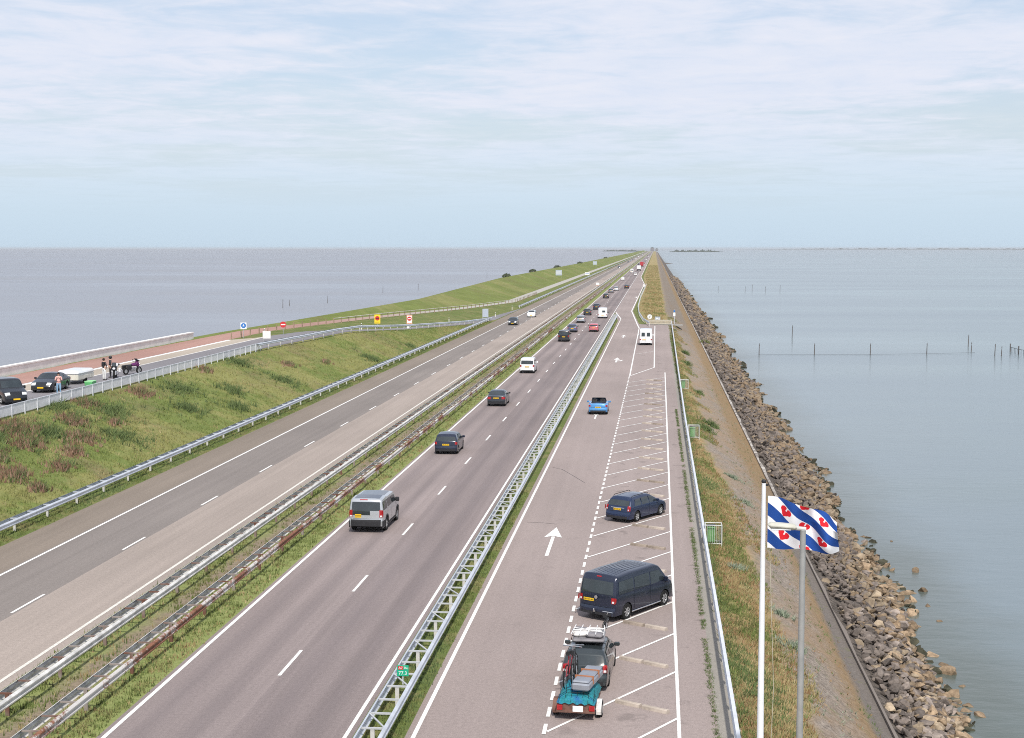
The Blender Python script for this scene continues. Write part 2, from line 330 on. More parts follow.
m.build('parking_end_pavement', M_conc)['kind'] = 'structure'
for i in range(6):
    if i == 5: continue
    strip('lake_side_slope', Rf(i), Rf(i + 1), M_slope, 4, rough=.03 if i in (2, 3) else 0)
strip('slope_foot', Rf(5), Rf(6), M_slope, 1)
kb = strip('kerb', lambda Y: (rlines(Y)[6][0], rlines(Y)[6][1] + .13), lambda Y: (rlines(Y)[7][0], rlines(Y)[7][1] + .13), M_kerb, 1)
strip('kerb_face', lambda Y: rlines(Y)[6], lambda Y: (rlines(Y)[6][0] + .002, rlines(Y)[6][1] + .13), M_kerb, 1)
strip('rock_bed', lambda Y: (rlines(Y)[7][0], rlines(Y)[7][1] + .10), Rf(8), M_bed, 6, rough=.12)
strip('lake_floor_edge', Rf(8), Rf(9), M_bed, 2)

# markings: painted pieces, children of the road they lie on
def paint(name, quads, parent, mat=None, z=.008):
    m = MB()
    for q in quads: m.quad(*[(p[0], p[1], z) for p in q])
    return m.build(name, mat or M_white, parent)
def longline(x, y0, y1, wd=.15, fx=None):
    ys = [y for y in YS if y0 < y < y1]; ys = [y0] + ys + [y1]; fx = fx or (lambda y: x)
    # lines stay visible far away as on the photo
    return [((fx(a) - wd / 2, a), (fx(a) + wd / 2, a), (fx(b) + wd / 2, b), (fx(b) - wd / 2, b)) for a, b in zip(ys, ys[1:])]
def dashes(x, y0, y1, ln, gap, wd=.15):
    q = []; y = y0
    while y < y1: q.append(((x - wd / 2, y), (x + wd / 2, y), (x + wd / 2, y + ln), (x - wd / 2, y + ln))); y += ln + gap
    return q
paint('edge_line', longline(-28.65, 20, 6400, .14), roadL); paint('edge_line', longline(-21.6, 20, 6400, .15), roadL, M_worn)
paint('lane_dashes', dashes(-25.24, 17.9 , 3000, 3.1, 9.0, .12), roadL)
paint('edge_line', longline(-16.08, 20, 6400, .14), roadR); paint('edge_line', longline(-9.0, 20, 6400, .12), roadR)
paint('lane_dashes', dashes(-12.52, 22.8, 3000, 3.1, 8.98, .12), roadR)
def seg(a, b, wd):
    d = Vector((b[0] - a[0], b[1] - a[1])).normalized(); n = Vector((-d.y, d.x)) * wd / 2
    return ((a[0] + n.x, a[1] + n.y), (a[0] - n.x, a[1] - n.y), (b[0] - n.x, b[1] - n.y), (b[0] + n.x, b[1] + n.y))
q = longline(0, 20, 296, .13, fx=lambda y: I(y, [0, 130, 296], [-7.02, -6.93, -6.78])) + [seg((-6.78, 296), (-8.6, 326), .2)]
paint('edge_line', q, roadP)
q = [seg((-2.72, 262), (-3.15, 273), .2), seg((-3.15, 273), (-5.2, 333), .2), seg((-5.2, 333), (-4.15, 585), .2), seg((-4.15, 585), (-6.9, 727), .2)] + longline(-6.9, 727, 6400, .16)
paint('edge_line', q, roadP)
q = [seg((0.78, 20), (.88, 60), .11), seg((.88, 60), (1.27, 168.6), .11), seg((0.02, 175.6), (.10, 270), .14), seg((-2.72, 163.6), (0.02, 175.6), .14), seg((-2.72, 163.6), (-2.72, 262), .14), seg((-2.72, 197), (.05, 203.5), .08)]
paint('bay_edge_line', q, roadP)
q = []; y = 20.7
while y < 163: x = I(y, [40, 165], [-3.18, -2.75]); q.append(((x - .06, y), (x + .06, y), (x + .06, y + .95), (x - .06, y + .95))); y += 1.63
paint('bay_dashes', q, roadP, None, .016)
q = []; bays = []; kx = 24.1
while kx < 165:
    xr = I(kx, [20, 60, 168], [.78, .88, 1.27]); x2 = I(kx - 6.5, [40, 165], [-3.1, -2.68]); q.append(seg((x2, kx - 6.6), (xr, kx), .1)); bays.append(kx); kx += 4.93
paint('bay_line', q, roadP, None, .012)
def arrow(x, y, L=6.4, W=1.05, hd=2.3, turn=0, s=.11):
    p = [(x - s, y), (x + s, y), (x + s, y + L - hd - .02), (x - s, y + L - hd - .02)]
    m = MB(); z = .009; m.quad(*[(a, b, z) for a, b in p])
    m.add([(x - W / 2, y + L - hd - .25, z + .003), (x, y + L - hd + .15, z + .003), (x + W / 2, y + L - hd - .25, z + .003), (x, y + L, z + .003)], [(0, 1, 3), (1, 2, 3)])
    if turn: m.quad((x + .1, y + 1.6, z + .006), (x + .1, y + 2.4, z + .006), (x + .5, y + 3.0, z + .006), (x + .5, y + 2.2, z + .006)); m.add([(x + .5, y + 1.7, z + .009), (x + .5, y + 3.6, z + .009), (x + .85, y + 2.9, z + .009)], [(0, 2, 1)])
    return m.build('arrow_marking', M_white, roadP)
arrow(-4.95, 66.9, 7.0, .9, 2.4, 0, .085); arrow(-4.95, 121.9, 4.6, .5, 1.8, 0, .07); arrow(-4.8, 183, 8, .8, 3.5, 1); arrow(-5.0, 234, 7, .9, 3.5); arrow(-5.3, 420, 12, 1.6, 5)
# cracks sealed with tar across the lane
M_tar = flat('tar_seal', (.07, .062, .06), .6, .3)
for pts in ([(-6.6, 94.5), (-5.9, 93.6), (-4.9, 90.6), (-4.2, 88.4)], [(-6.6, 75.2), (-5.8, 75.1), (-5.0, 74.8)], [(-2.7, 107), (-1.9, 106.4)]):
    paint('tar_seal', [seg(a, b, .035) for a, b in zip(pts, pts[1:])], roadP, M_tar, .006)

# ------------------------------------------------------------------ wheel stops in the bays
M_stop = flat('wheel_stop_concrete', (.40, .345, .295), .95, .1, var=.25, scale=4)
M_stopd = flat('stained_wheel_stop_concrete', (.27, .225, .185), .95, .1, var=.3, scale=4)
def wheel_stop(x, y, i, j):
    m = MB(); pr_ = [(-.10, 0), (-.08, .09), (-.04, .115), (.04, .115), (.08, .09), (.10, 0)]
    L = .90; m.grid([[(sx * L / 2, a, b) for a, b in pr_] for sx in (-1, -.97, .97, 1)]); e = [(s * L / 2, a, b) for s in (-1, 1) for a, b in pr_]; m.add(e, [(0, 1, 2, 3, 4, 5), (11, 10, 9, 8, 7, 6)])
    o = m.build('wheel_stop', M_stop if random.random() < .75 else M_stopd); o.location = (x, y, 0); o.rotation_euler = (0, 0, R(-31 + random.uniform(-2, 2)))
    tag(o, 'low concrete wheel stop bar lying on the asphalt in an empty slanted parking bay', 'wheel stop', 'concrete wheel stops in the parking bays')
    return o
for i, kb_ in enumerate(bays):
    if kb_ > 160: continue
    cx_, cy_ = -.3 + I(kb_, [40, 165], [0, .35]), kb_ + .9
    for j in (-1, 1):
        wheel_stop(cx_ + j * .50 * math.cos(R(31)), cy_ - j * .50 * math.sin(R(31)), i, j)

# ------------------------------------------------------------------ guard rails
M_steel = flat('galvanised_steel', (.58, .61, .66), .45, .5, .35, var=.15, scale=1.5)
M_steel2 = flat('weathered_galvanised_steel', (.56, .55, .53), .6, .4, .0, var=.3, scale=2)
k = Nodes('rusting_guard_rail', .75, .3); rn = k.noise(.32, 4, .7, (1, .6, 1)); k.col(k.mix(k.mapr(k.math('ADD', k.math('MULTIPLY', rn, .75), k.math('MULTIPLY', k.noise(9, 3, .7), .25)), .47, .53), (.52, .50, .48), k.mix(k.mapr(k.noise(6, 3, .7), .3, .7), (.13, .055, .035), (.27, .12, .07)))); M_rusty = k.m
k = Nodes('rusty_steel', .85, .2); k.col(k.mix(k.mapr(k.noise(.5, 3, .6), .42, .56), (.15, .075, .055), (.27, .235, .215))); M_rust = k.m
PW = [(-.04, -.155), (.0, -.14), (.045, -.10), (.045, -.06), (-.005, -.025), (-.005, .025), (.045, .06), (.045, .10), (0, .14), (-.04, .155)]
def wbeam(m, path, side, dx, ztop=.75):
    rows = []
    for i, p in enumerate(path):
        p = Vector(p); d = (Vector(path[min(i + 1, len(path) - 1)]) - Vector(path[max(i - 1, 0)])); d.z = 0; d.normalize(); n = Vector((d.y, -d.x, 0)) * side
        rows.append([tuple(p + n * (dx + a) + Vector((0, 0, ztop - .155 + b))) for a, b in PW] + [tuple(p + n * (dx - .045) + Vector((0, 0, ztop - .155 + .155)))])
    m.grid(rows)
def along(path, step, upto=1e9):
    """points every `step` metres along a polyline, with heading"""
    res = []; left = 0.0; tot = 0
    for a, b in zip(path, path[1:]):
        a, b = Vector(a), Vector(b); L = (b - a).length; t = left
        while t < L and tot + t <= upto: res.append((a.lerp(b, t / L), math.atan2((b - a).y, (b - a).x) - math.pi / 2)); t += step
        left = t - L; tot += L
        if tot > upto: break
    return res
def guard_rail(label, path, width, mrail, mrung, mpost, rung=1.333, post=4.0, diag=False, ztop=.75, group=None, rustside=None, reach=420):
    root = empty('guard_rail', path[0], 0, label, 'guard rail', group); o0 = Vector(path[0]); P = [tuple(Vector(p) - o0) for p in path]
    for s in (-1, 1):
        m = MB(); wbeam(m, P, s, width / 2 - .04, ztop); m.build('rail', mrail if not (rustside == s) else M_rusty, root, smooth=40)
    def scat(name, items, make, mat):
        me = None
        for i, (p, a) in enumerate(items[:98]):
            if me is None: m = MB(); make(m, Vector((0, 0, 0)), 0); o = m.build(name, mat, root); me = o.data
            else: o = bpy.data.objects.new(name, me); col.objects.link(o); o.parent = root
            o.location = p; o.rotation_euler = (0, 0, a)
            if isinstance(mrung, list) and name == 'rung': pass
        if items[98:]:
            m = MB()
            for p, a in items[98:]: make(m, p, a)
            m.build(name, mat, root)['kind'] = 'stuff'
    def mk_rung(m, p, a):
        Rm = RZ(a); m.box(p + Vector((0, 0, ztop - .04)), (width - .09, .06, .05), rot=Rm)
    def mk_post(m, p, a): Rm = RZ(a); m.box(p + Vector((0, 0, ztop / 2 - .15)), (.12, .06, ztop + .2), rot=Rm)
    def mk_diag(m, p, a):
        Rm = RZ(a); m.box(p + Rm @ Vector((0, .64, ztop - .02)), (.05, 1.42, .03), rot=Rm @ RZ(math.atan2(width - .12, 1.25)))
    scat('rung', along(P, rung, reach), mk_rung, mrung); scat('post', along(P, post, reach * 1.3), mk_post, mpost)
    if diag: scat('diagonal_brace', along(P, 4.0, 300), mk_diag, mrung)
    return root
def ypts(x, y0, y1, z=0.0):
    ys = [y0] + [y for y in YS if y0 + 1 < y < y1 - 1] + [y1]; return [((x(y) if callable(x) else x), y, z) for y in ys]
guard_rail('galvanised ladder-like double guard rail between the right carriageway and the parking lane', ypts(-7.93, 27.9, 300), .80, M_steel, flat('dull_steel', (.48, .49, .50), .6, .4, .2), M_steel2, diag=True, reach=272)
guard_rail('weathered grey double guard rail on the median beside the left carriageway', ypts(-19.78, 30.0, 4500), .62, M_steel2, M_rust, M_rust)
guard_rail('rust-stained double guard rail on the median beside the right carriageway', ypts(-17.55, 30.7, 4500), .68, M_steel2, M_rust, M_rust, rustside=1)
guard_rail('galvanised guard rail at the foot of the grass bank beside the left carriageway', ypts(-32.3, 58.0, 286), .55, M_steel, M_steel, M_steel2, rung=2.0, reach=240)
guard_rail('long guard rail beyond the merging access road beside the left carriageway', ypts(lambda y: -32.1, 345, 4500), .55, M_steel, M_steel, M_steel2, rung=4, post=6, reach=500)
rp = [(float(lines(y)[6][0]) + .25, y, float(lines(y)[6][1])) for y in (151, 156, 162, 170, 180, 190, 200, 210, 220, 232, 245, 260, 272, 283)]
guard_rail('curved grey guard rail edging the access road down the bank', rp, .5, M_steel, M_steel, M_steel2, rung=2.6)
rr_ = [(I(y, [0, 120, 300], [2.38, 2.55, 3.3]), y, 0) for y in [26] + list(range(30, 272, 8)) + [272]]
def single_rail(label, path, mat, post=2.67, ztop=.75):
    root = empty('guard_rail', path[0], 0, label, 'guard rail'); o0 = Vector(path[0]); P = [Vector(p) - o0 for p in path]
    m = MB(); wbeam(m, P, -1, .02, ztop); m.build('rail', mat, root, smooth=40)
    m = MB(); rows = []
    for i, p in enumerate(P): rows.append([tuple(p + Vector(q)) for q in ((-.05, 0, ztop + .005), (-.05, 0, ztop + .03), (.06, 0, ztop + .03), (.06, 0, ztop + .005))])
    m.grid(rows); m.build('top_cap', mat, root)
    me = None
    for p, a in along(P, post)[:98]:
        if me is None: m = MB(); m.box((.03, 0, ztop / 2 - .2), (.08, .06, ztop + .1)); o = m.build('post', M_steel2, root); me = o.data
        else: o = bpy.data.objects.new('post', me); col.objects.link(o); o.parent = root
        o.location = p
    return root
M_palerail = flat('pale_painted_rail', (.60, .62, .66), .5, .4, .1, var=.1)
single_rail('pale single guard rail along the lake side of the parking bays', rr_, M_palerail)
single_rail('grey guard rail curving round the far end of the lay-by, up the lake bank', [(-.9, 268, 0), (-2.2, 284, 0), (-3.3, 312, 0), (-3.9, 345, 0), (-4.0, 420, 0), (-3.2, 560, 0)], M_steel, 4)

# ------------------------------------------------------------------ far railing, sea wall, platform
M_rl = flat('pale_railing_metal', (.72, .72, .74), .6, .3, .1, var=.12)
root = empty('railing', (-41.55, 80, 3.5), R(.5), 'pale grey railing along the top of the grass bank beside the raised parking strip', 'railing')
m = MB(); m.box((0, 36.5, .38), (.035, 73, .6)); m.build('panel', M_rl, root)
m = MB(); m.box((0, 36.5, .72), (.08, 73, .06)); m.build('handrail', M_palerail, root)
for i in range(37):
    m = MB(); m.box((.05, .25 + i * 2, .3), (.06, .07, .85)); m.build('post', M_palerail, root)
M_wall = flat('sea_wall_concrete', (.72, .71, .69), .9, .15, var=.12, scale=.8)
root = empty('sea_wall', (-55.2, 70, 3.5), 0, 'low pale concrete sea wall behind the raised parking strip', 'wall')
m = MB(); m.box((0, 49.5, .10), (.45, 99, 1.3)); m.build('wall', M_wall, root)
m = MB(); m.box((0, 49.5, .80), (.6, 99.1, .12)); m.build('coping', M_wall, root)

# wooden post fence by the path
M_wood = flat('weathered_wood', (.28, .21, .15), .9, .1, var=.3)
M_rail2 = flat('pale_fence_rail', (.55, .53, .47), .8, .2)
fp = [(float(lines(y)[4][0]) + .5, y, float(lines(y)[4][1])) for y in range(168, 440, 8)]
root = empty('post_fence', fp[0], 0, 'low fence of wooden posts with a pale rail along the path below the green dyke', 'fence')
o0 = Vector(fp[0]); P = [Vector(p) - o0 for p in fp]
m = MB(); m.tube([p + Vector((0, 0, .75)) for p in P if p.y > 40], .06, 5); m.build('rail', M_rail2, root)
for p, a in along(P, 4.0): m = MB(); m.box(p + Vector((0, 0, .35)), (.14, .14, 1.0), taper=.85); m.build('post', M_wood, root)

# ------------------------------------------------------------------ signs, posts
M_red = flat('sign_red', (.55, .03, .035), .4, .5, var=.04); M_wht = flat('sign_white', (.78, .78, .77), .4, .5, var=.04); M_blu = flat('sign_blue', (.02, .16, .48), .4, .5, var=.04)
M_yel = flat('sign_yellow', (.85, .62, .03), .4, .5, var=.04); M_blk = flat('black_plastic', (.018, .018, .02), .5, .4); M_pole = flat('sign_pole_steel', (.40, .41, .42), .5, .4, .3)
M_signback = flat('sign_back_aluminium', (.45, .50, .58), .45, .5, .2, var=.06); M_grn = flat('sign_green', (.01, .36, .20), .4, .5, var=.04); M_ora = flat('sign_orange', (.75, .22, .04), .4, .5, var=.04)
def disc(m, c, r, mi, y): m.add([(c[0] + r * math.cos(t), y, c[1] + r * math.sin(t)) for t in [2 * math.pi * i / 20 for i in range(20)]], [tuple(range(20))], mi)
def sign(loc, rz, label, w, h, zc, parts, name='road_sign', poles=1, panel=None, k_=.8):
    root = empty(name, loc, rz, label, 'road sign'); root.scale = (k_, k_, k_)
    for i in range(poles):
        x = 0 if poles == 1 else (i - .5) * w * .8
        m = MB(); m.tube([(x, .05, -.2), (x, .05, zc + h * .45)], .04, 8); m.build('pole', M_pole, root)
    if panel: m = MB(); m.box((0, 0, zc), (w, .03, h), bev=.012); m.build('panel', panel, root)
    for nm, mats, fn in parts: m = MB(); fn(m); m.build(nm, mats, root)
    return root
def noentry(z, r, y=-.03):
    def f(m):
        m.lathe([(y, .001), (y, r), (y + .02, r), (y + .02, .001)], (0, 0, z), 'Y', 24, 0); m.box((0, y - .004, z), (r * 1.45, .01, r * .36), 1)
    return f
def zg(x, y): return zground(x, y)
def G(x, y): return (x, y, zg(x, y))
sign(G(-49.4, 171), R(12), 'round blue mandatory sign on a white board at the end of the red path', .9, 1.0, 1.9, [('sign_disc', [M_blu, M_wht], lambda m: (m.lathe([(-.03, .001), (-.03, .38), (-.01, .38)], (0, 0, 1.95), 'Y', 24, 0), m.box((0, -.035, 1.98), (.10, .01, .3), 1), m.box((0, -.035, 1.9), (.3, .01, .08), 1)))], panel=M_wht)
sign(G(-45.2, 166), R(8), 'pale blank panel on two posts where the curved guard rail begins', 1.15, 1.1, .95, [], poles=2, panel=M_wall, name='notice_board')
sign(G(-46.6, 179), R(10), 'red no-entry sign beside the brick path', .9, .9, 1.55, [('sign_disc', [M_red, M_wht], noentry(1.6, .48))])
sign(G(-41.6, 215.6), R(8), 'yellow board with a no-entry disc at the top of the access road', 1.1, 1.7, 1.7, [('sign_disc', [M_red, M_blk], noentry(1.85, .42)), ('text_plate', [M_blk], lambda m: [m.box((-.3 + .2 * i, -.02, 1.12), (.12, .006, .12)) for i in range(4)])], panel=M_yel)
sign(G(-37.9, 222.6), R(6), 'white board with an orange no-entry disc beside the access road', 1.1, 1.7, 1.75, [('sign_disc', [M_red, M_wht], noentry(1.9, .42)), ('border', [M_ora], lambda m: [m.box((s * .5, -.02, 1.75), (.08, .006, 1.6)) for s in (-1, 1)] + [m.box((0, -.02, 1.75 + s * .78), (.92, .006, .08)) for s in (-1, 1)]), ('sign_base', [M_wht], lambda m: m.box((-.25, 0, .35), (.5, .3, .7), bev=.03))], panel=M_wht)
sign(G(-33.3, 285), R(3), 'tall blue-grey sign board on two posts where the access road joins the carriageway', 1.4, 2.1, 1.9, [('frame', M_pole, lambda m: [m.box((s * .72, -.02, 1.4), (.07, .05, 3.1)) for s in (-1, 1)])], poles=2, panel=M_signback, name='sign_board')
sign(G(-41.5, 630), R(0), 'large pale blue-grey sign board standing on the green dyke slope', 3.4, 2.9, 2.6, [('stripe', [M_wht], lambda m: [m.box((0, -.03, 2.2 + i * .55), (2.8, .02, .12)) for i in range(3)])], poles=2, panel=M_signback, name='sign_board')
sign(G(-33.3, 720), R(0), 'wide white sign board by the path far along the left carriageway', 2.8, 1.7, 1.8, [('stripe', [M_blu], lambda m: m.box((0, -.03, 1.9), (2.2, .02, .2)))], poles=2, panel=M_wht, name='sign_board')
sign(G(-41, 1000), R(0), 'distant pale sign board near the far end of the dyke slope', 3.4, 3, 3.4, [('stripe', [M_wht], lambda m: m.box((0, -.03, 3.4), (2.6, .02, .2)))], poles=2, panel=M_signback, name='sign_board')
sign((-20.9, 535, 0), 0, 'small white sign with a red-orange edge on the median', 1.5, 1.2, 1.5, [('border', [M_ora], lambda m: m.box((0, -.03, .95), (1.4, .02, .12)))], panel=M_wht)
sign((-.9, 279, zg(-.9, 279)), R(-10), 'round white sign with a black slanting arrow at the end of the bays', 1.15, 1.15, 1.55, [('sign_disc', [M_wht, M_blk], lambda m: (m.lathe([(-.03, .001), (-.03, .56), (-.01, .56)], (0, 0, 1.6), 'Y', 24, 0), m.box((0, -.035, 1.6), (.12, .01, .62), 1, rot=RY(R(35))))), ('rim', M_pole, lambda m: m.lathe([(-.01, .56), (-.01, .60), (.01, .60)], (0, 0, 1.6), 'Y', 24, 0))])
sign((.6, 279, zg(.6, 279)), R(-6), 'pale blue rectangular sign beside the round white one at the end of the bays', 1.3, .95, 1.25, [('emblem', [M_wht], lambda m: (m.box((-.15, -.025, 1.3), (.5, .008, .3)), m.box((.35, -.025, 1.2), (.22, .008, .5))))], poles=2, panel=M_signback)
sign((-3.7, 505, .1), 0, 'small round white sign beside the exit lane in the distance', .9, .9, 1.6, [('sign_disc', [M_wht, M_red], lambda m: (m.lathe([(-.03, .001), (-.03, .52), (-.01, .52)], (0, 0, 1.7), 'Y', 24, 0), m.box((0, -.035, 1.7), (.35, .01, .08), 1)))])
# slim pale post with a small sign at the end of the lake-side rail
root = empty('marker_post', (3.75, 277, zg(3.75, 277)), 0, 'tall pale post with blue and white plates where the lake-side rail ends', 'post')
m = MB(); m.tube([(0, 0, -.3), (0, 0, 3.0)], .06, 8); m.build('pole', M_palerail, root); m = MB(); m.box((0, -.05, 2.1), (.42, .05, .7), bev=.02); m.build('plate', M_wht, root); m = MB(); m.box((0, -.05, 2.7), (.3, .05, .4), bev=.02); m.build('blue_plate', M_blu, root)
# timber/concrete cross barrier at the end of the lay-by
M_barr = flat('beige_barrier', (.45, .41, .33), .9, .1, var=.15)
root = empty('cross_barrier', (1.0, 274.5, 0), R(-1.5), 'low beige slatted barrier closing the far end of the parking bays', 'barrier')
for j in range(3): m = MB(); m.box((0, 0, .2 + j * .3), (4.6, .09, .24), bev=.02); m.build('board', M_barr, root)
for j in range(4): m = MB(); m.box((-2.1 + j * 1.4, .1, .45), (.12, .1, 1.0)); m.build('post', M_steel2, root)
# hectometre sign on the ladder rail
root = empty('distance_sign', (-7.9, 44.75, .72), R(2), 'small green distance sign with red top row clamped on the ladder-like guard rail', 'road sign'); root.scale = (.85, 1, .85)
m = MB(); m.box((0, 0, .28), (.44, .02, .42), bev=.008); m.build('panel', M_grn, root)
m = MB(); m.box((-.08, -.014, .395), (.2, .006, .13)); m.build('route_plate', M_red, root)
m = MB(); m.box((0, .02, .0), (.05, .03, .5)); m.build('bracket', M_steel, root)
def text(s_, size, loc, mat, parent, name='lettering'):
    cu = bpy.data.curves.new(name, 'FONT'); cu.body = s_; cu.size = size; cu.align_x = 'CENTER'; cu.extrude = .001
    t = bpy.data.objects.new(name, cu); col.objects.link(t); dg = bpy.context.evaluated_depsgraph_get(); me = bpy.data.meshes.new_from_object(t.evaluated_get(dg)); bpy.data.objects.remove(t)
    me.materials.clear(); me.materials.append(mat); o = bpy.data.objects.new(name, me); col.objects.link(o); o.parent = parent; o.location = loc; o.rotation_euler = (math.pi / 2, 0, 0); return o
text('A7', .13, (-.08, -.019, .35), M_wht, root); text('Re', .13, (.12, -.014, .35), M_wht, root); text('77.3', .19, (0, -.014, .13), M_wht, root)
# reflector posts
M_cream = flat('reflector_post_plastic', (.75, .74, .66), .5, .4, var=.05)
def reflector(x, y, lab, h=.95):
    root = empty('reflector_post', G(x, y), 0, lab, 'reflector post', 'white reflector posts along the roadside')
    m = MB(); m.box((0, 0, h / 2), (.14, .12, h), taper=.8, bev=.02); m.build('post_body', M_cream, root); m = MB(); m.box((0, 0, h * .8), (.135, .115, h * .13)); m.build('reflector_band', M_blk, root)
for x, y, lab in ((-41.9, 205, 'white reflector post between the no-entry sign and the yellow board'), (-48.2, 176, 'short white post beside the round blue sign'), (-37.3, 262, 'white reflector post on the access road verge before the tall sign board'),
                  (-33.2, 302, 'white reflector post just beyond the tall blue-grey sign board'), (-32.9, 335, 'white reflector post on the verge before the long guard rail')):
    reflector(x, y, lab)
# cage bins hooked behind the lake-side rail
M_bin = flat('green_bin', (.16, .36, .13), .5, .4, var=.1); M_cage = flat('cage_white_metal', (.50, .51, .49), .5, .4)
M_binpale = flat('pale_green_bin', (.30, .50, .30), .5, .4)
for x, y, lab in ((2.95, 70.6, 'green litter bin in a white barred cage nearest the flag'), (3.05, 110.3, 'second caged green litter bin along the lake-side guard rail'), (3.1, 149, 'farthest caged green litter bin along the lake-side guard rail')):
    root = empty('caged_bin', (x, y, -.05), 0, lab, 'litter bin', 'caged litter bins behind the parking rail'); root.scale = (.84, .84, .84)
    m = MB(); m.box((-.12, .05, .62), (.46, .5, .95), bev=.05, taper=1.05); m.build('bin', M_bin, root)
    m = MB(); m.box((-.12, .05, 1.13), (.5, .54, .07), bev=.03); m.build('lid', M_blk, root)
    m = MB()
    for (a, b) in (((-.47, -.4), (.47, -.4)), ((.47, -.4), (.47, .4)), ((.47, .4), (-.47, .4)), ((-.47, .4), (-.47, -.4))):
        for z in (.12, 1.2): m.tube([(*a, z), (*b, z)], .03, 6)
    for a in ((-.47, -.4), (.47, -.4), (.47, .4), (-.47, .4)): m.tube([(*a, -.5), (*a, 1.23)], .035, 6)
    m.build('cage_frame', M_cage, root)
    m = MB()
    for i in range(1, 9):
        m.tube([(-.47 + i * .104, -.4, .12), (-.47 + i * .104, -.4, 1.2)], .011, 5)
    for i in range(1, 8): m.tube([(.47, -.4 + i * .1, .12), (.47, -.4 + i * .1, 1.2)], .011, 5); m.tube([(-.47, -.4 + i * .1, .12), (-.47, -.4 + i * .1, 1.2)], .011, 5)
    m.build('bars', M_cage, root)

# ------------------------------------------------------------------ vehicles
M_glass = flat('car_glass', (.026, .034, .038), .06, .8, var=.3, scale=1.2); M_tyre = flat('tyre_rubber', (.018, .018, .018), .85, .2); M_rim = flat('alloy_rim', (.50, .51, .52), .3, .5, .6)
M_under = flat('underbody_black', (.012, .012, .013), .8, .2); M_trim = flat('black_trim', (.025, .025, .028), .6, .3); M_tail = flat('tail_lamp_red', (.34, .012, .015), .2, .6, var=.15, scale=9)
M_clear = flat('head_lamp_clear', (.72, .74, .76), .12, .8, var=.1); M_plate = flat('yellow_number_plate', (.80, .50, .02), .5, .3, var=.05); M_chrome = flat('chrome', (.6, .6, .6), .15, .5, .9); M_platetxt = flat('plate_black', (.03, .03, .03), .6, .2)
M_seam = flat('panel_gap', (.006, .006, .007), .8, .1)
_paint = {}
def paintmat(name, c, metal=.25):
    if name not in _paint: _paint[name] = flat('car_paint_' + name, c, .25, .5, metal, var=.05, coat=.6)
    return _paint[name]
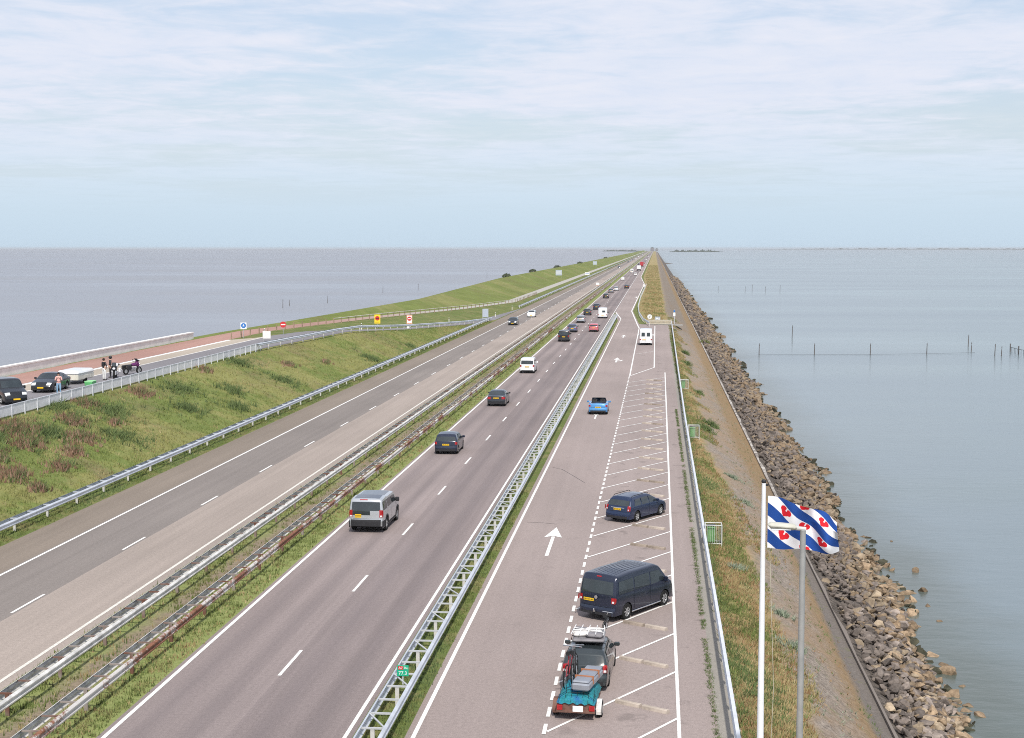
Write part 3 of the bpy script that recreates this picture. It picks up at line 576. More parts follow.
KIND = {
 'hatchback': dict(L=4.15, W=1.74, r=.31, wb=(.72, 3.28), belt=.93, out=[(0, .25), (0, .5), (.05, .6), (.1, .93), (.36, 1.30), (.55, 1.43), (1.3, 1.49), (2.1, 1.45), (3.02, 1.0), (3.8, .80), (4.08, .62), (4.15, .5), (4.15, .22)],
    rw=(3, 4, .12, .92), fw=(7, 8, .1, .92), sw=[[(.72, .95), (1.22, .95), (1.25, 1.33), (.85, 1.28)], [(1.32, .95), (2.02, .95), (2.0, 1.36), (1.33, 1.35)], [(2.10, .95), (2.86, .97), (2.3, 1.30), (2.08, 1.36)]], tl=(.74, .92), seams=(1.27, 2.05, 2.95), hinge=.90),
 'estate_car': dict(L=4.5, W=1.76, r=.32, wb=(.95, 3.65), belt=.95, out=[(0, .25), (0, .52), (.06, .62), (.12, .93), (.40, 1.32), (.62, 1.45), (1.8, 1.5), (2.5, 1.46), (3.42, 1.02), (4.15, .82), (4.42, .63), (4.5, .5), (4.5, .22)],
    rw=(3, 4, .12, .9), fw=(7, 8, .1, .92), sw=[[(.62, .98), (1.38, .97), (1.4, 1.35), (.82, 1.33)], [(1.47, .97), (2.25, .97), (2.25, 1.37), (1.48, 1.36)], [(2.33, .97), (3.2, .99), (2.68, 1.32), (2.33, 1.37)]], tl=(.72, 1.0), seams=(1.43, 2.29, 3.3), hinge=.93),
 'saloon_car': dict(L=4.6, W=1.79, r=.32, wb=(.98, 3.72), belt=.95, out=[(0, .25), (0, .58), (.04, .66), (.08, .97), (.55, 1.03), (1.25, 1.36), (1.7, 1.43), (2.4, 1.41), (3.3, 1.0), (4.2, .80), (4.5, .62), (4.6, .48), (4.6, .22)],
    rw=(4, 5, .05, .95), fw=(7, 8, .1, .92), sw=[[(1.0, .98), (1.6, .98), (1.6, 1.30), (1.33, 1.27)], [(1.68, .98), (2.35, .98), (2.3, 1.34), (1.68, 1.33)], [(2.42, .98), (3.1, .99), (2.6, 1.28), (2.4, 1.34)]], tl=(.70, .92), seams=(1.64, 2.38, 3.2), hinge=.8),
 'convertible': dict(L=4.1, W=1.74, r=.31, wb=(.72, 3.2), belt=.93, out=[(0, .25), (0, .5), (.05, .6), (.1, .90), (.30, .97), (.95, .97), (1.05, .93), (2.4, .93), (2.95, .96), (3.75, .80), (4.03, .62), (4.1, .5), (4.1, .22)],
    rw=(5, 6, .0, .01), fw=(7, 8, .8, .81), sw=[[(2.3, .90), (2.35, .90), (2.35, .91), (2.3, .91)]], tl=(.72, .88), seams=(2.45, 3.0), hinge=.9),
 'people_van': dict(L=4.9, W=1.9, r=.34, wb=(1.0, 3.98), belt=1.12, out=[(0, .28), (0, .52), (.05, .58), (.08, 1.12), (.20, 1.72), (.34, 1.90), (1.5, 1.95), (3.35, 1.93), (3.62, 1.83), (4.2, 1.22), (4.62, 1.02), (4.84, .75), (4.9, .5), (4.9, .22)],
    rw=(3, 4, .06, .93), fw=(8, 9, .05, .95), sw=[[(.34, 1.15), (1.5, 1.15), (1.5, 1.68), (.46, 1.68)], [(1.6, 1.15), (2.75, 1.15), (2.75, 1.69), (1.6, 1.69)], [(2.85, 1.15), (4.0, 1.18), (3.55, 1.66), (2.85, 1.69)]], tl=(.80, 1.04), seams=(1.55, 2.8, 3.95), hinge=.7),
 'off_roader': dict(L=4.85, W=1.92, r=.38, wb=(1.05, 3.93), belt=1.2, out=[(0, .38), (0, .68), (.03, .74), (.06, 1.2), (.14, 1.70), (.24, 1.80), (1.3, 1.86), (1.45, 1.80), (3.05, 1.80), (3.25, 1.74), (3.72, 1.22), (4.6, 1.1), (4.8, .85), (4.85, .35)],
    rw=(3, 4, .0, .92), fw=(9, 10, .08, .95), sw=[[(.22, 1.22), (1.15, 1.22), (1.15, 1.66), (.3, 1.66)], [(1.28, 1.24), (2.2, 1.24), (2.2, 1.64), (1.28, 1.64)], [(2.3, 1.24), (3.45, 1.24), (3.15, 1.6), (2.3, 1.64)]], tl=(.86, 1.24), seams=(1.22, 2.25, 3.5), hinge=.75),
 'small_van': dict(L=4.35, W=1.8, r=.32, wb=(.75, 3.45), belt=1.08, out=[(0, .28), (0, .5), (.05, .58), (.07, 1.05), (.16, 1.6), (.26, 1.76), (1.2, 1.82), (2.5, 1.79), (2.75, 1.7), (3.3, 1.15), (4.1, .92), (4.3, .65), (4.35, .5), (4.35, .22)],
    rw=(3, 4, .1, .92), fw=(8, 9, .05, .95), sw=[[(.3, 1.1), (1.2, 1.1), (1.2, 1.56), (.36, 1.56)], [(1.3, 1.1), (2.1, 1.1), (2.1, 1.57), (1.3, 1.57)], [(2.2, 1.1), (3.05, 1.12), (2.7, 1.52), (2.2, 1.57)]], tl=(.8, 1.02), seams=(1.25, 2.15, 3.1), hinge=.7),
 'panel_van': dict(L=5.4, W=2.0, r=.36, wb=(1.1, 4.4), belt=1.25, out=[(0, .32), (0, .5), (.03, .55), (.04, 1.3), (.08, 2.3), (.18, 2.46), (1.5, 2.5), (3.7, 2.46), (3.95, 2.36), (4.55, 1.5), (5.1, 1.12), (5.36, .8), (5.4, .25)],
    rw=None, fw=(8, 9, .1, .95), sw=[[(3.45, 1.3), (4.3, 1.33), (3.95, 1.9), (3.45, 1.95)]], tl=(.80, .98), seams=(1.9, 3.35, 4.35), hinge=.7),
 'camper_van': dict(L=5.6, W=2.15, r=.34, wb=(1.3, 4.6), belt=1.15, out=[(0, .35), (0, .6), (.03, .65), (.05, 1.2), (.08, 2.2), (.2, 2.42), (2, 2.48), (4.2, 2.4), (4.5, 2.2), (4.75, 1.4), (5.3, 1.1), (5.56, .8), (5.6, .3)],
    rw=None, fw=(8, 9, .1, .95), sw=[[(1.2, 1.35), (2.2, 1.35), (2.2, 1.85), (1.2, 1.85)], [(3.7, 1.2), (4.5, 1.2), (4.3, 1.75), (3.7, 1.8)]], tl=(.75, .95), seams=(3.6,), hinge=.7),
}
def vehicle(kind, name, label, cat, loc, head, pc, bumper=None, group=None, detail=1, mirrors=True, pcname=None, roofmat=None, plates=True, front=True, scale=.95):
    """head: heading in degrees clockwise from +Y. Local frame: y forward, origin at the centre on the ground."""
    s = KIND[kind]; L, W, belt, rad = s['L'], s['W'], s['belt'], s['r']; Hh = max(z for _, z in s['out'])
    root = empty(name, loc, -R(head), label, cat, group); root.scale = (scale,) * 3
    O = [(a, b) for a, b in s['out']]; step = .05 if detail == 2 else (.09 if detail == 1 else .16)
    P = []; idx = []
    for i, (a, b) in enumerate(zip(O, O[1:])):
        d = math.hypot(b[0] - a[0], b[1] - a[1]); n = max(1, int(math.ceil(d / step))); idx.append(len(P))
        for q in range(n): t = q / n; P.append((a[0] + (b[0] - a[0]) * t, a[1] + (b[1] - a[1]) * t))
    idx.append(len(P)); P.append(O[-1]); n = len(P)
    # soften the outline a little
    for _ in range(2 if detail else 1):
        Q = P[:]
        for i in range(1, n - 1):
            if i in (1, n - 2): continue
            Q[i] = (max(P[i][0] * .5 + (P[i - 1][0] + P[i + 1][0]) * .25, 0), P[i][1] * .5 + (P[i - 1][1] + P[i + 1][1]) * .25)
        P = Q
    tk = .23 if Hh < 1.6 else (.11 if Hh < 2.1 else .06)
    def hw(y, z):
        d = min(y, L - y); pl_ = 1 - (.10 if y > L / 2 else .05) * max(0, 1 - d / .7) ** 2
        if z > belt: t = 1 - tk * ((z - belt) / (Hh - belt)) ** 1.15 - .012
        else: t = 1 - .05 * ((belt - z) / belt) ** 2 - .012 * max(0, 1 - (belt - z) / .12)
        return W / 2 * pl_ * t
    FR = [0, .3, .6, .82, .93, .985, 1.0]; rd = .055 if Hh < 2.1 else .07; DROP = [0, .0, .02, .07, .22, .6, 1.0]
    def nrm(i):
        a, b = P[max(i - 1, 0)], P[min(i + 1, n - 1)]; dx, dz = b[0] - a[0], b[1] - a[1]; l = math.hypot(dx, dz) or 1; return (-dz / l, dx / l)   # outward (rear: -y; roof: +z)
    NR = [nrm(i) for i in range(n)]
    def top(u, f, off=0.0):
        u = min(max(u, 0), n - 1); i = int(u); t = u - i; j = min(i + 1, n - 1)
        y = P[i][0] * (1 - t) + P[j][0] * t; z = P[i][1] * (1 - t) + P[j][1] * t; ny = NR[i][0] * (1 - t) + NR[j][0] * t; nz = NR[i][1] * (1 - t) + NR[j][1] * t
        af = abs(f); dr = I(af, FR, DROP) * rd; crown = .035 * (1 - af * af) * max(nz, 0)
        e = max(0, 1 - min(y, L - y) / .6) * .07 * af ** 3 * (1 if y < L / 2 else -1)
        return (math.copysign(af * hw(y, z), f) if f else 0.0, y + e - ny * dr + ny * off - L / 2, z - nz * dr + crown + nz * off)
    wr = rad + .055
    def zb(y):
        z = .22 if Hh < 1.7 else .28
        for yw in s['wb']:
            if abs(y - yw) < wr: z = max(z, rad + math.sqrt(wr * wr - (y - yw) ** 2))
        return z
    m = MB(); fr = [-f for f in FR[::-1]] + FR[1:]
    m.grid([[top(i, f) for f in fr] for i in range(n)], 0)
    nr = 7
    for sd in (-1, 1):
        rows = []
        for i in range(n):
            e = top(i, sd); y = P[i][0]; z1 = e[2]; z0 = min(zb(y), z1 - .001); row = []
            for q in range(nr + 1):
                t = q / nr; z = z1 + (z0 - z1) * t; x = hw(y, z); ff = max(0, 1 - min(y, L - y) / .6) * .07 * (1 if y < L / 2 else -1)
                yy = e[1] if q == 0 else e[1] * (1 - t) + (y + ff - L / 2) * t
                row.append((sd * (abs(e[0]) * max(0, 1 - t * 5) + x * min(1, t * 5)), yy, z))
            rows.append(row)
        m.grid(rows, 0, flip=sd > 0)
    body = m.build('body', pc, root, smooth=38)
    m = MB(); m.box((0, 0, .34 if Hh < 1.7 else .42), (W * .86, L * .93, .24)); m.box((0, 0, .5), (W * .80, L * .86, .3))
    m.build('underbody', M_under, root)
    # wheels
    for yw in s['wb']:
        for sd in (-1, 1):
            x = sd * (W / 2 - .12); m = MB(); tw = .105
            m.lathe([(-tw, rad * .62), (-tw, rad * .93), (-tw * .75, rad), (tw * .75, rad), (tw, rad * .93), (tw, rad * .62)], n=24 if detail else 12)
            wh = m.build('wheel', M_tyre, root, smooth=40); wh.location = (x, yw - L / 2, rad)
            if detail:
                m = MB(); xo = sd * .088; m.lathe([(xo, rad * .66), (xo * .9, rad * .62), (xo * .5, rad * .58)], n=24); m.lathe([(xo * .4, .001), (xo * .4, rad * .6)], n=16, mi=1)
                m.lathe([(xo, .001), (xo, .05)], n=10)
                for q in range(6 if detail > 1 else 5):
                    a = q * 2 * math.pi / (6 if detail > 1 else 5); m.box((xo * .9, math.cos(a) * rad * .33, math.sin(a) * rad * .33), (.02, rad * .62, .055), rot=RX(a))
                m.build('rim', [M_rim, M_under], wh)
    def panel(nm, u1, u2, f1, f2, mat, off=.006, nu=None, nf=8, parent=root, f1b=None, f2b=None):
        m = MB(); nu = nu or max(2, int(abs(u2 - u1))); f1b = f1 if f1b is None else f1b; f2b = f2 if f2b is None else f2b
        m.grid([[top(u1 + (u2 - u1) * i / nu, (f1 + (f1b - f1) * i / nu) * (1 - q / nf) + (f2 + (f2b - f2) * i / nu) * q / nf, off) for q in range(nf + 1)] for i in range(nu + 1)])
        return m.build(nm, mat, parent, smooth=60)
    def side(m, quad, sd, off=.005, a=6, b=4, mi=0):
        (y0, z0), (y1, z1), (y2, z2), (y3, z3) = quad; rows = []
        for i in range(b + 1):
            t = i / b; row = []
            for q in range(a + 1):
                r_ = q / a; y = (y0 + (y1 - y0) * r_) * (1 - t) + (y3 + (y2 - y3) * r_) * t; z = (z0 + (z1 - z0) * r_) * (1 - t) + (z3 + (z2 - z3) * r_) * t
                row.append((sd * (hw(y, z) + off), y - L / 2, z))
            rows.append(row)
        m.grid(rows, mi, flip=sd < 0)
    def ulerp(a, b, t): return idx[a] + (idx[b] - idx[a]) * t
    def uz(z):   # outline parameter on the rear face at height z
        for i in range(n - 1):
            if P[i][1] <= z <= P[i + 1][1]: return i + (z - P[i][1]) / max(P[i + 1][1] - P[i][1], 1e-6)
        return 0
    def uzf(z):
        for i in range(n - 1, 0, -1):
            if P[i][1] <= z <= P[i - 1][1]: return i - (z - P[i][1]) / max(P[i - 1][1] - P[i][1], 1e-6)
        return n - 1
    if s['rw']:
        a, b, t0, t1 = s['rw']; panel('rear_window', ulerp(a, b, t0), ulerp(a, b, t1), -.86, .86, M_glass, f1b=-.88, f2b=.88)
    elif kind == 'panel_van':
        for sg in (-1, 1): panel('rear_window', uz(1.38), uz(1.98), sg * .16, sg * .72, M_glass)
        panel('door_gap', uz(.6), uz(2.35), -.012, .012, M_seam)
    else: panel('rear_window', uz(1.4), uz(1.85), -.1, .62, M_glass)
    a, b, t0, t1 = s['fw']; panel('windscreen', ulerp(a, b, t0), ulerp(a, b, t1), -.86, .86, M_glass)
    for sd in (-1, 1):
        for qd in s['sw']:
            m = MB(); side(m, qd, sd); m.build('side_window', M_glass, root, smooth=60)
    # tail lamps (rear face patch and the piece that wraps round the corner)
    z0, z1 = s['tl']
    for sg in (-1, 1):
        o = panel('tail_lamp', uz(z0), uz(z1), sg * (.80 if kind != 'saloon_car' else .62), sg * .999, M_tail, .010, nf=5)
        m = MB(); side(m, [(.02, z0), (.16, z0 + .04), (.18, z1 - .02), (.05 + .3 * max(0, z1 - 1.0), z1)], sg, .008, 3, 3); w_ = m.build('lamp_wrap', M_tail, o, smooth=60)
        if kind in ('off_roader', 'people_van', 'estate_car'): panel('reversing_lamp', uz(z0 + .02), uz(z0 + .10), sg * .84, sg * .96, M_clear, .014, nf=3, parent=o)
        if front:
            hz_ = s['out'][-3][1] if False else .62 + .12 * (Hh > 1.6); o = panel('head_lamp', uzf(hz_ - .03), uzf(hz_ + .15), sg * .52, sg * .93, M_clear, .010, nf=5)
    if bumper is not None:
        panel('rear_bumper', 0, uz(s['out'][2][1] - .01), -.998, .998, bumper, .012, nf=14)
        m = MB()
        for sg in (-1, 1):
            side(m, [(0.0, .3), (s['wb'][0] - wr, .3), (s['wb'][0] - wr, .66), (0.0, .66)], sg, .010)
            side(m, [(s['wb'][0] + wr, .3), (s['wb'][1] - wr, .3), (s['wb'][1] - wr, .42), (s['wb'][0] + wr, .42)], sg, .012)
            for yw in s['wb']:
                rows = []
                for q in range(13):
                    a = math.pi * q / 12; rows.append([(sg * (hw(yw + math.cos(a) * rr2, rad + math.sin(a) * rr2) + .013), yw + math.cos(a) * rr2 - L / 2, rad + math.sin(a) * rr2) for rr2 in (wr - .01, wr + .085)])
                m.grid(rows, 0, flip=sg > 0)
        m.build('cladding', bumper, root)
    else:
        panel('lower_bumper', 0, uz(.40), -.97, .97, M_trim, .008, nf=10)
    if plates:
        zpl = {'hatchback': .72, 'convertible': .66, 'estate_car': .79, 'saloon_car': .80, 'people_van': .86, 'off_roader': .93, 'small_van': .80, 'panel_van': .86, 'camper_van': .72}[kind]
        c = top(uz(zpl), {'off_roader': -.45, 'people_van': -.42, 'panel_van': -.3}.get(kind, 0), .012)
        wdt = .34 if kind == 'off_roader' else .5
        m = MB(); m.box((c[0], c[1] - .01, c[2]), (wdt, .015, .115 if wdt > .4 else .18)); pl2 = m.build('number_plate', M_plate, root)
        if detail > 1:
            m = MB()
            for q in range(8):
                if q in (2, 5): continue
                m.box((c[0] - .19 * wdt / .5 + q * .054 * wdt / .5, c[1] - .02, c[2]), (.026, .004, .065))
            m.box((c[0], c[1] - .02, c[2]), (.38 * wdt / .5, .003, .008))
            m.build('plate_marks', M_platetxt, pl2)
        m = MB(); m.box((0, L / 2 + .012, .42), (.5, .02, .11)); m.build('front_plate', M_plate, root)
    if mirrors:
        for sg in (-1, 1):
            ym = s['sw'][-1][1][0] - .12; zm = s['sw'][-1][0][1] + .03; m = MB(); m.box((sg * (hw(ym, zm) + .12), ym - L / 2, zm + .04), (.22, .1, .16 if Hh < 1.7 else .24), bev=.035); m.tube([(sg * hw(ym, zm) * .98, ym - L / 2, zm), (sg * (hw(ym, zm) + .06), ym - L / 2, zm + .03)], .025, 6)
            m.build('wing_mirror', M_trim if (bumper is not None or detail < 2) else pc, root)
    if detail:
        for sd in (-1, 1):
            m = MB()
            for ys_ in s['seams']:
                side(m, [(ys_ - .006, .3), (ys_ + .006, .3), (ys_ + .006, belt), (ys_ - .006, belt)], sd, .002, 1, 5)
            m.build('door_gap', M_seam, root)
            if detail > 1:
                for ys_ in s['seams'][1:]:
                    m = MB(); side(m, [(ys_ - .62 + .45 - .02, belt - .14), (ys_ - .62 + .2 + .42, belt - .13), (ys_ - .62 + .62, belt - .105), (ys_ - .17, belt - .11)], sd, .018, 2, 1); 
                    m.build('door_handle', pc, root)
        panel('tailgate_gap', uz(s['out'][2][1] + .03), uz(s['out'][2][1] + .045), -.9, .9, M_seam, .004)
    return root, top, uz, hw, panel
dk = paintmat('dark_navy', (.014, .02, .042)); blk_ = paintmat('black', (.014, .015, .018)); slv = paintmat('silver', (.50, .52, .54), .5); wh_ = paintmat('white', (.74, .75, .76), 0); navy = paintmat('blue_navy', (.011, .024, .068))
lb = paintmat('light_blue', (.07, .25, .52), .2); pk = paintmat('pinkish_red', (.50, .13, .16), .1); gry = paintmat('grey', (.16, .17, .19), .4); bge = paintmat('cream', (.62, .60, .52), 0); dgry = paintmat('charcoal', (.02, .024, .03), .2); brd = paintmat('red', (.42, .03, .04), 0); purp = paintmat('slate_blue', (.09, .10, .16), .3)

# big three in the bays and lane
v, top, uz, hw, panel = vehicle('off_roader', 'off_roader', 'silver off-roader with dark roof and bumper driving nearest on the right carriageway', 'car', (-14.42, 73.7, 0), 1, slv, bumper=M_trim, detail=2)
o = panel('roof_panel', 20, 20.1, 0, .01, M_glass); bpy.data.objects.remove(o)
def idx_at(kind_root_top, y, L):   # outline parameter on the roof at length y from the rear
    best = 0; bd = 9
    for i in range(0, 400):
        p = kind_root_top(i * .5, 0)
        if abs(p[1] + L / 2 - y) < bd and p[2] > 1.3: bd = abs(p[1] + L / 2 - y); best = i * .5
    return best
panel('roof_panel', idx_at(top, .42, 4.85), idx_at(top, 2.95, 4.85), -.80, .80, paintmat('dark_roof', (.06, .065, .08), .3), .006)
panel('stepped_tailgate_trim', uz(.97), uz(1.22), -.86, .25, M_glass, .004)
o = panel('brake_lamp', uz(1.735), uz(1.765), -.4, .1, M_tail, .012, nf=3)
v, top, uz, hw, panel = vehicle('people_van', 'people_van', 'large dark blue van parked slantwise in a bay, just beyond the loaded car', 'van', (-.98, 57.2, 0), 32, dk, detail=2, scale=.925)
panel('brake_lamp', uz(1.80), uz(1.84), -.14, .14, M_tail, .012, nf=3)
m = MB()
for q in range(7): m.box((-.54 + q * .18, -.65, 1.953 + .035 * (1 - ((q - 3) * .18 / .85) ** 2)), (.018, 2.5, .012), bev=.005)
m.build('roof_rib', dk, v); m = MB(); m.box((.94, .05, .27), (.05, 2.3, .06), bev=.02); m.box((-.94, .05, .27), (.05, 2.3, .06), bev=.02); m.build('side_step', M_chrome, v)
m = MB(); m.tube([(0, -2.5, .40), (0, -2.56, .42), (0, -2.58, .50)], .03, 8); m.ball((0, -2.58, .52), .035); m.build('tow_ball', M_chrome, v)
m = MB(); m.lathe([(-.012, .001), (-.012, .075), (0, .08)], (0, -2.43, 1.0), 'Y', 16); m.build('badge', M_chrome, v)
v, top, uz, hw, panel = vehicle('estate_car', 'estate_car', 'dark blue estate car parked slantwise alone among empty bays', 'car', (-.87, 77.3, 0), 31, navy, detail=2, scale=.89)
m = MB()
for sg in (-1, 1): m.tube([(sg * .62, -1.6, 1.47), (sg * .62, -1.5, 1.53), (sg * .62, .1, 1.56), (sg * .62, .25, 1.49)], .02, 6)
m.build('roof_rail', M_trim, v)
panel('chrome_strip', uz(.855), uz(.885), -.55, .55, M_chrome, .012)
# traffic moving away
vehicle('hatchback', 'hatchback', 'dark blue hatchback following ahead of the silver off-roader', 'car', (-14.45, 101.6, 0), 0, dk, detail=2)
vehicle('saloon_car', 'saloon_car', 'dark saloon with wide red tail lamps between the blue hatchback and the white van', 'car', (-14.3, 132.8, 0), 0, dgry, detail=2)
vehicle('small_van', 'small_van', 'white van with a roof box ahead of the dark saloon', 'van', (-14.55, 167.8, 0), 0, wh_, detail=2)
v = vehicle('small_van', 'small_van', 'black van in the left lane close behind the slate blue car', 'van', (-13.9, 224.7, 0), 0, blk_)[0]
vehicle('hatchback', 'hatchback', 'slate blue car just ahead of the black van', 'car', (-14.0, 249.5, 0), 0, purp)
vehicle('estate_car', 'estate_car', 'silver grey estate car in the left lane beside the pink car', 'car', (-14.2, 281.6, 0), 0, paintmat('silver_grey', (.33, .35, .38), .4))
vehicle('hatchback', 'hatchback', 'pinkish red car in the right lane beside the tip of the divider', 'car', (-10.4, 251.5, 0), 0, pk)
vehicle('hatchback', 'hatchback', 'dark hatchback just left of the boxy white camper', 'car', (-14.35, 312.6, 0), 0, dgry)
v, top, uz, hw, panel = vehicle('camper_van', 'camper_van', 'boxy white camper in the right lane beside the dark hatchback', 'camper', (-10.6, 300.3, 0), 0, wh_, scale=.87)
vehicle('hatchback', 'hatchback', 'dark blue car half hidden in front of the boxy white camper', 'car', (-13.5, 341, 0), 0, dk, detail=1)
vehicle('hatchback', 'hatchback', 'dark car rearmost of the distant group of three in the left lane', 'car', (-13.9, 418, 0), 0, blk_)
vehicle('hatchback', 'hatchback', 'black car with pale tailgate in the middle of the distant group of three', 'car', (-14.0, 469, 0), 0, gry)
vehicle('estate_car', 'estate_car', 'silver car foremost of the distant group of three in the left lane', 'car', (-12.95, 491, 0), 0, slv)
vehicle('saloon_car', 'saloon_car', 'black low car alone in the right lane beyond the camper', 'car', (-9.95, 521, 0), 0, blk_)
vehicle('hatchback', 'hatchback', 'white car alone in the left lane behind the distant white van', 'car', (-14.2, 650, 0), 0, wh_, detail=0)
vehicle('estate_car', 'estate_car', 'white car close behind the distant white lorry', 'car', (-10.1, 769, 0), 0, wh_, detail=0)
vehicle('panel_van', 'panel_van', 'distant white van in the left lane beside the white lorry', 'van', (-13.2, 846, 0), 0, wh_, detail=0)
vehicle('panel_van', 'panel_van', 'white high-roofed van at the far end of the parking bays', 'van', (-1.25, 218.3, 0), 0, wh_, detail=2)
v, top, uz, hw, panel = vehicle('convertible', 'convertible', 'light blue open-topped car driving in the lay-by lane', 'car', (-4.8, 126.9, 0), 0, lb, detail=2, scale=.97)
m = MB(); m.box((0, -.35, .955), (1.32, 1.5, .03)); m.build('cabin_well', M_trim, v)
for sg in (-1, 1):
    m = MB(); m.box((sg * .36, -.25, 1.02), (.5, .16, .42), bev=.06, rot=RX(R(-10))); m.box((sg * .36, -.3, 1.2), (.26, .1, .16), bev=.04); m.build('seat', M_blk, v)
    m = MB(); m.box((sg * .34, -.85, 1.0), (.5, .14, .28), bev=.05); m.build('rear_seat', M_blk, v)
rows = [[(x * (.66 - .08 * t), .80 - .55 * t - .08 * x * x,   .97 + .34 * t) for x in (-1, -.5, 0, .5, 1)] for t in (0, .5, 1)]
m = MB(); m.grid(rows); m.build('windscreen_pane', M_glass, v)
m = MB(); m.tube([rows[0][0], rows[1][0], rows[2][0], rows[2][2], rows[2][4], rows[1][4], rows[0][4]], .03, 6); m.build('windscreen_frame', M_trim, v)
# oncoming traffic
vehicle('estate_car', 'estate_car', 'dark car with lit headlamps oncoming in front of the white estate', 'car', (-26.4, 271.4, 0), 180, dgry)
vehicle('estate_car', 'estate_car', 'white estate oncoming behind the dark car', 'car', (-25.6, 303, 0), 180, wh_)
far = [(-25.8, 1053, 180, 'dark', dgry), (-26.4, 1455, 180, 'black', blk_), (-26.3, 1600, 180, 'grey', gry), (-26.6, 1760, 180, 'dark blue', dk), (-24, 1850, 180, 'white', wh_), (-26.6, 2400, 180, 'white', wh_), (-23.5, 2700, 180, 'black', blk_), (-26.6, 3100, 180, 'silver', slv),
       (-9.9, 1330, 0, 'red', brd), (-13.8, 1240, 0, 'black', blk_), (-10.1, 1700, 0, 'white', wh_), (-13.9, 1900, 0, 'grey', gry), (-10.1, 2300, 0, 'silver', slv), (-13.9, 2650, 0, 'dark blue', dk), (-10.0, 3000, 0, 'black', blk_)]
for i, (x, y, h, cn, pm) in enumerate(far):
    lane = 'oncoming on the left carriageway' if h else ('driving away in the %s lane' % ('right' if x > -12 else 'left'))
    o_ = sorted([f[1] for f in far if f[3] == cn and f[2] == h]); rk = o_.index(y)
    vehicle('estate_car' if i % 2 else 'hatchback', 'distant_car', '%s%s car far off, %s' % ('farther ' if rk else '', cn, lane), 'car', (x, y, 0), h, pm, group='distant cars along the dyke road', detail=0, mirrors=False, plates=False)
def lorry(loc, label, boxm, cabm, H=3.9, L=10.5):
    root = empty('lorry', loc, 0, label, 'lorry')
    m = MB(); m.box((0, 0, 1.1 + (H - 1.1) / 2), (2.5, L, H - 1.1), bev=.05); m.build('cargo_box', boxm, root)
    m = MB(); m.box((0, L / 2 + 1.3, 1.75), (2.4, 2.1, 2.7), bev=.2); m.build('cab', cabm, root); m = MB(); m.box((0, L / 2 + 1.4, 2.3), (2.42, 1.2, .8), bev=.05); m.build('cab_window', M_glass, root)
    m = MB(); m.box((0, .3, .85), (1.9, L + 3, .35)); m.build('chassis', M_under, root)
    for y in (-L / 2 + 1.4, -L / 2 + 2.7, L / 2 + 1.3):
        for s_ in (-1, 1): m = MB(); m.lathe([(-.15, .3), (-.15, .5), (.15, .5), (.15, .3)], (s_ * 1.05, y, .5), 'X', 14); m.build('wheel', M_tyre, root)
    for s_ in (-1, 1): m = MB(); m.box((s_ * 1.0, -L / 2 - .05, .95), (.35, .06, .16)); m.build('tail_lamp', M_tail, root)
lorry((-10.0, 921, 0), 'distant white lorry in the right lane just behind the red lorry', wh_, wh_, 3.4, 8)
lorry((-9.9, 1110, 0), 'distant red lorry in the right lane ahead of the white lorry', brd, brd, 4.0, 10)

# ---- bicycles
def bicycle(root, M, colr, name='bicycle', simple=False):
    """child meshes (frame, wheels, saddle, handlebar) under root, transformed by 4x4 M. local: x forward, z up"""
    T = lambda p: tuple(M @ Vector(p))
    m = MB(); t = lambda a, b, r=.018: m.tube([T(a), T(b)], r, 6)
    t((0, 0, .34), (.43, 0, .28)); t((0, 0, .34), (.30, 0, .78)); t((.43, 0, .28), (.27, 0, .85)); t((.43, 0, .28), (.88, 0, .72)); t((.29, 0, .76), (.86, 0, .84)); t((.86, 0, .90), (1.06, 0, .34)); t((.27, 0, .85), (.25, 0, .95))
    m.build('frame', colr, root)
    for x in (0, 1.06):
        m = MB(); nn = 20
        m.grid([[T((x + (.33 + .018 * math.cos(b)) * math.cos(a), .018 * math.sin(b), .34 + (.33 + .018 * math.cos(b)) * math.sin(a))) for b in [2 * math.pi * j / 5 for j in range(6)]] for a in [2 * math.pi * i / nn for i in range(nn + 1)]])
        for q in range(6): a = q * math.pi / 6; m.tube([T((x - .32 * math.cos(a), 0, .34 - .32 * math.sin(a))), T((x + .32 * math.cos(a), 0, .34 + .32 * math.sin(a)))], .004, 4, mi=1)
        m.build('wheel', [M_tyre, M_chrome], root)
    m = MB(); m.tube([T((.12, 0, .98)), T((.25, 0, .98)), T((.38, 0, .97))], [.08, .06, .025], 6); m.build('saddle', M_blk, root)
    m = MB(); m.tube([T((.78, -.28, 1.02)), T((.86, -.12, 1.0)), T((.86, .12, 1.0)), T((.78, .28, 1.02))], .016, 6); m.tube([T((.86, 0, .88)), T((.86, 0, 1.0))], .016, 6); m.build('handlebar', M_chrome, root)

# ---- loaded car with trailer
v, top, uz, hw, panel = vehicle('estate_car', 'loaded_car', 'dark green-grey estate car with a loaded roof rack, towing the trailer with the tarpaulin', 'car', (-2.07, 48.1, 0), 3, paintmat('dark_green_grey', (.035, .045, .05), .3), detail=2, plates=False, scale=.87)
m = MB()
for y in (-1.1, -.2): m.tube([(-.72, y, 1.42), (-.68, y, 1.58), (.68, y, 1.58), (.72, y, 1.42)], .02, 6)
m.build('roof_rack', M_blk, v)
M_cloth = flat('white_cloth', (.62, .60, .58), .8, .2, var=.25, scale=6); M_case = flat('grey_case', (.20, .19, .20), .6, .3, var=.2)
rb = empty('roof_luggage', (-2.08, 47.6, 1.40), R(-3), 'folded chairs and white bags strapped flat on the roof rack of the towing car', 'luggage')
m = MB()
m.box((0, 0, .07), (1.05, 1.3, .10), bev=.04, rot=RZ(.05)); m.build('board', M_case, rb)
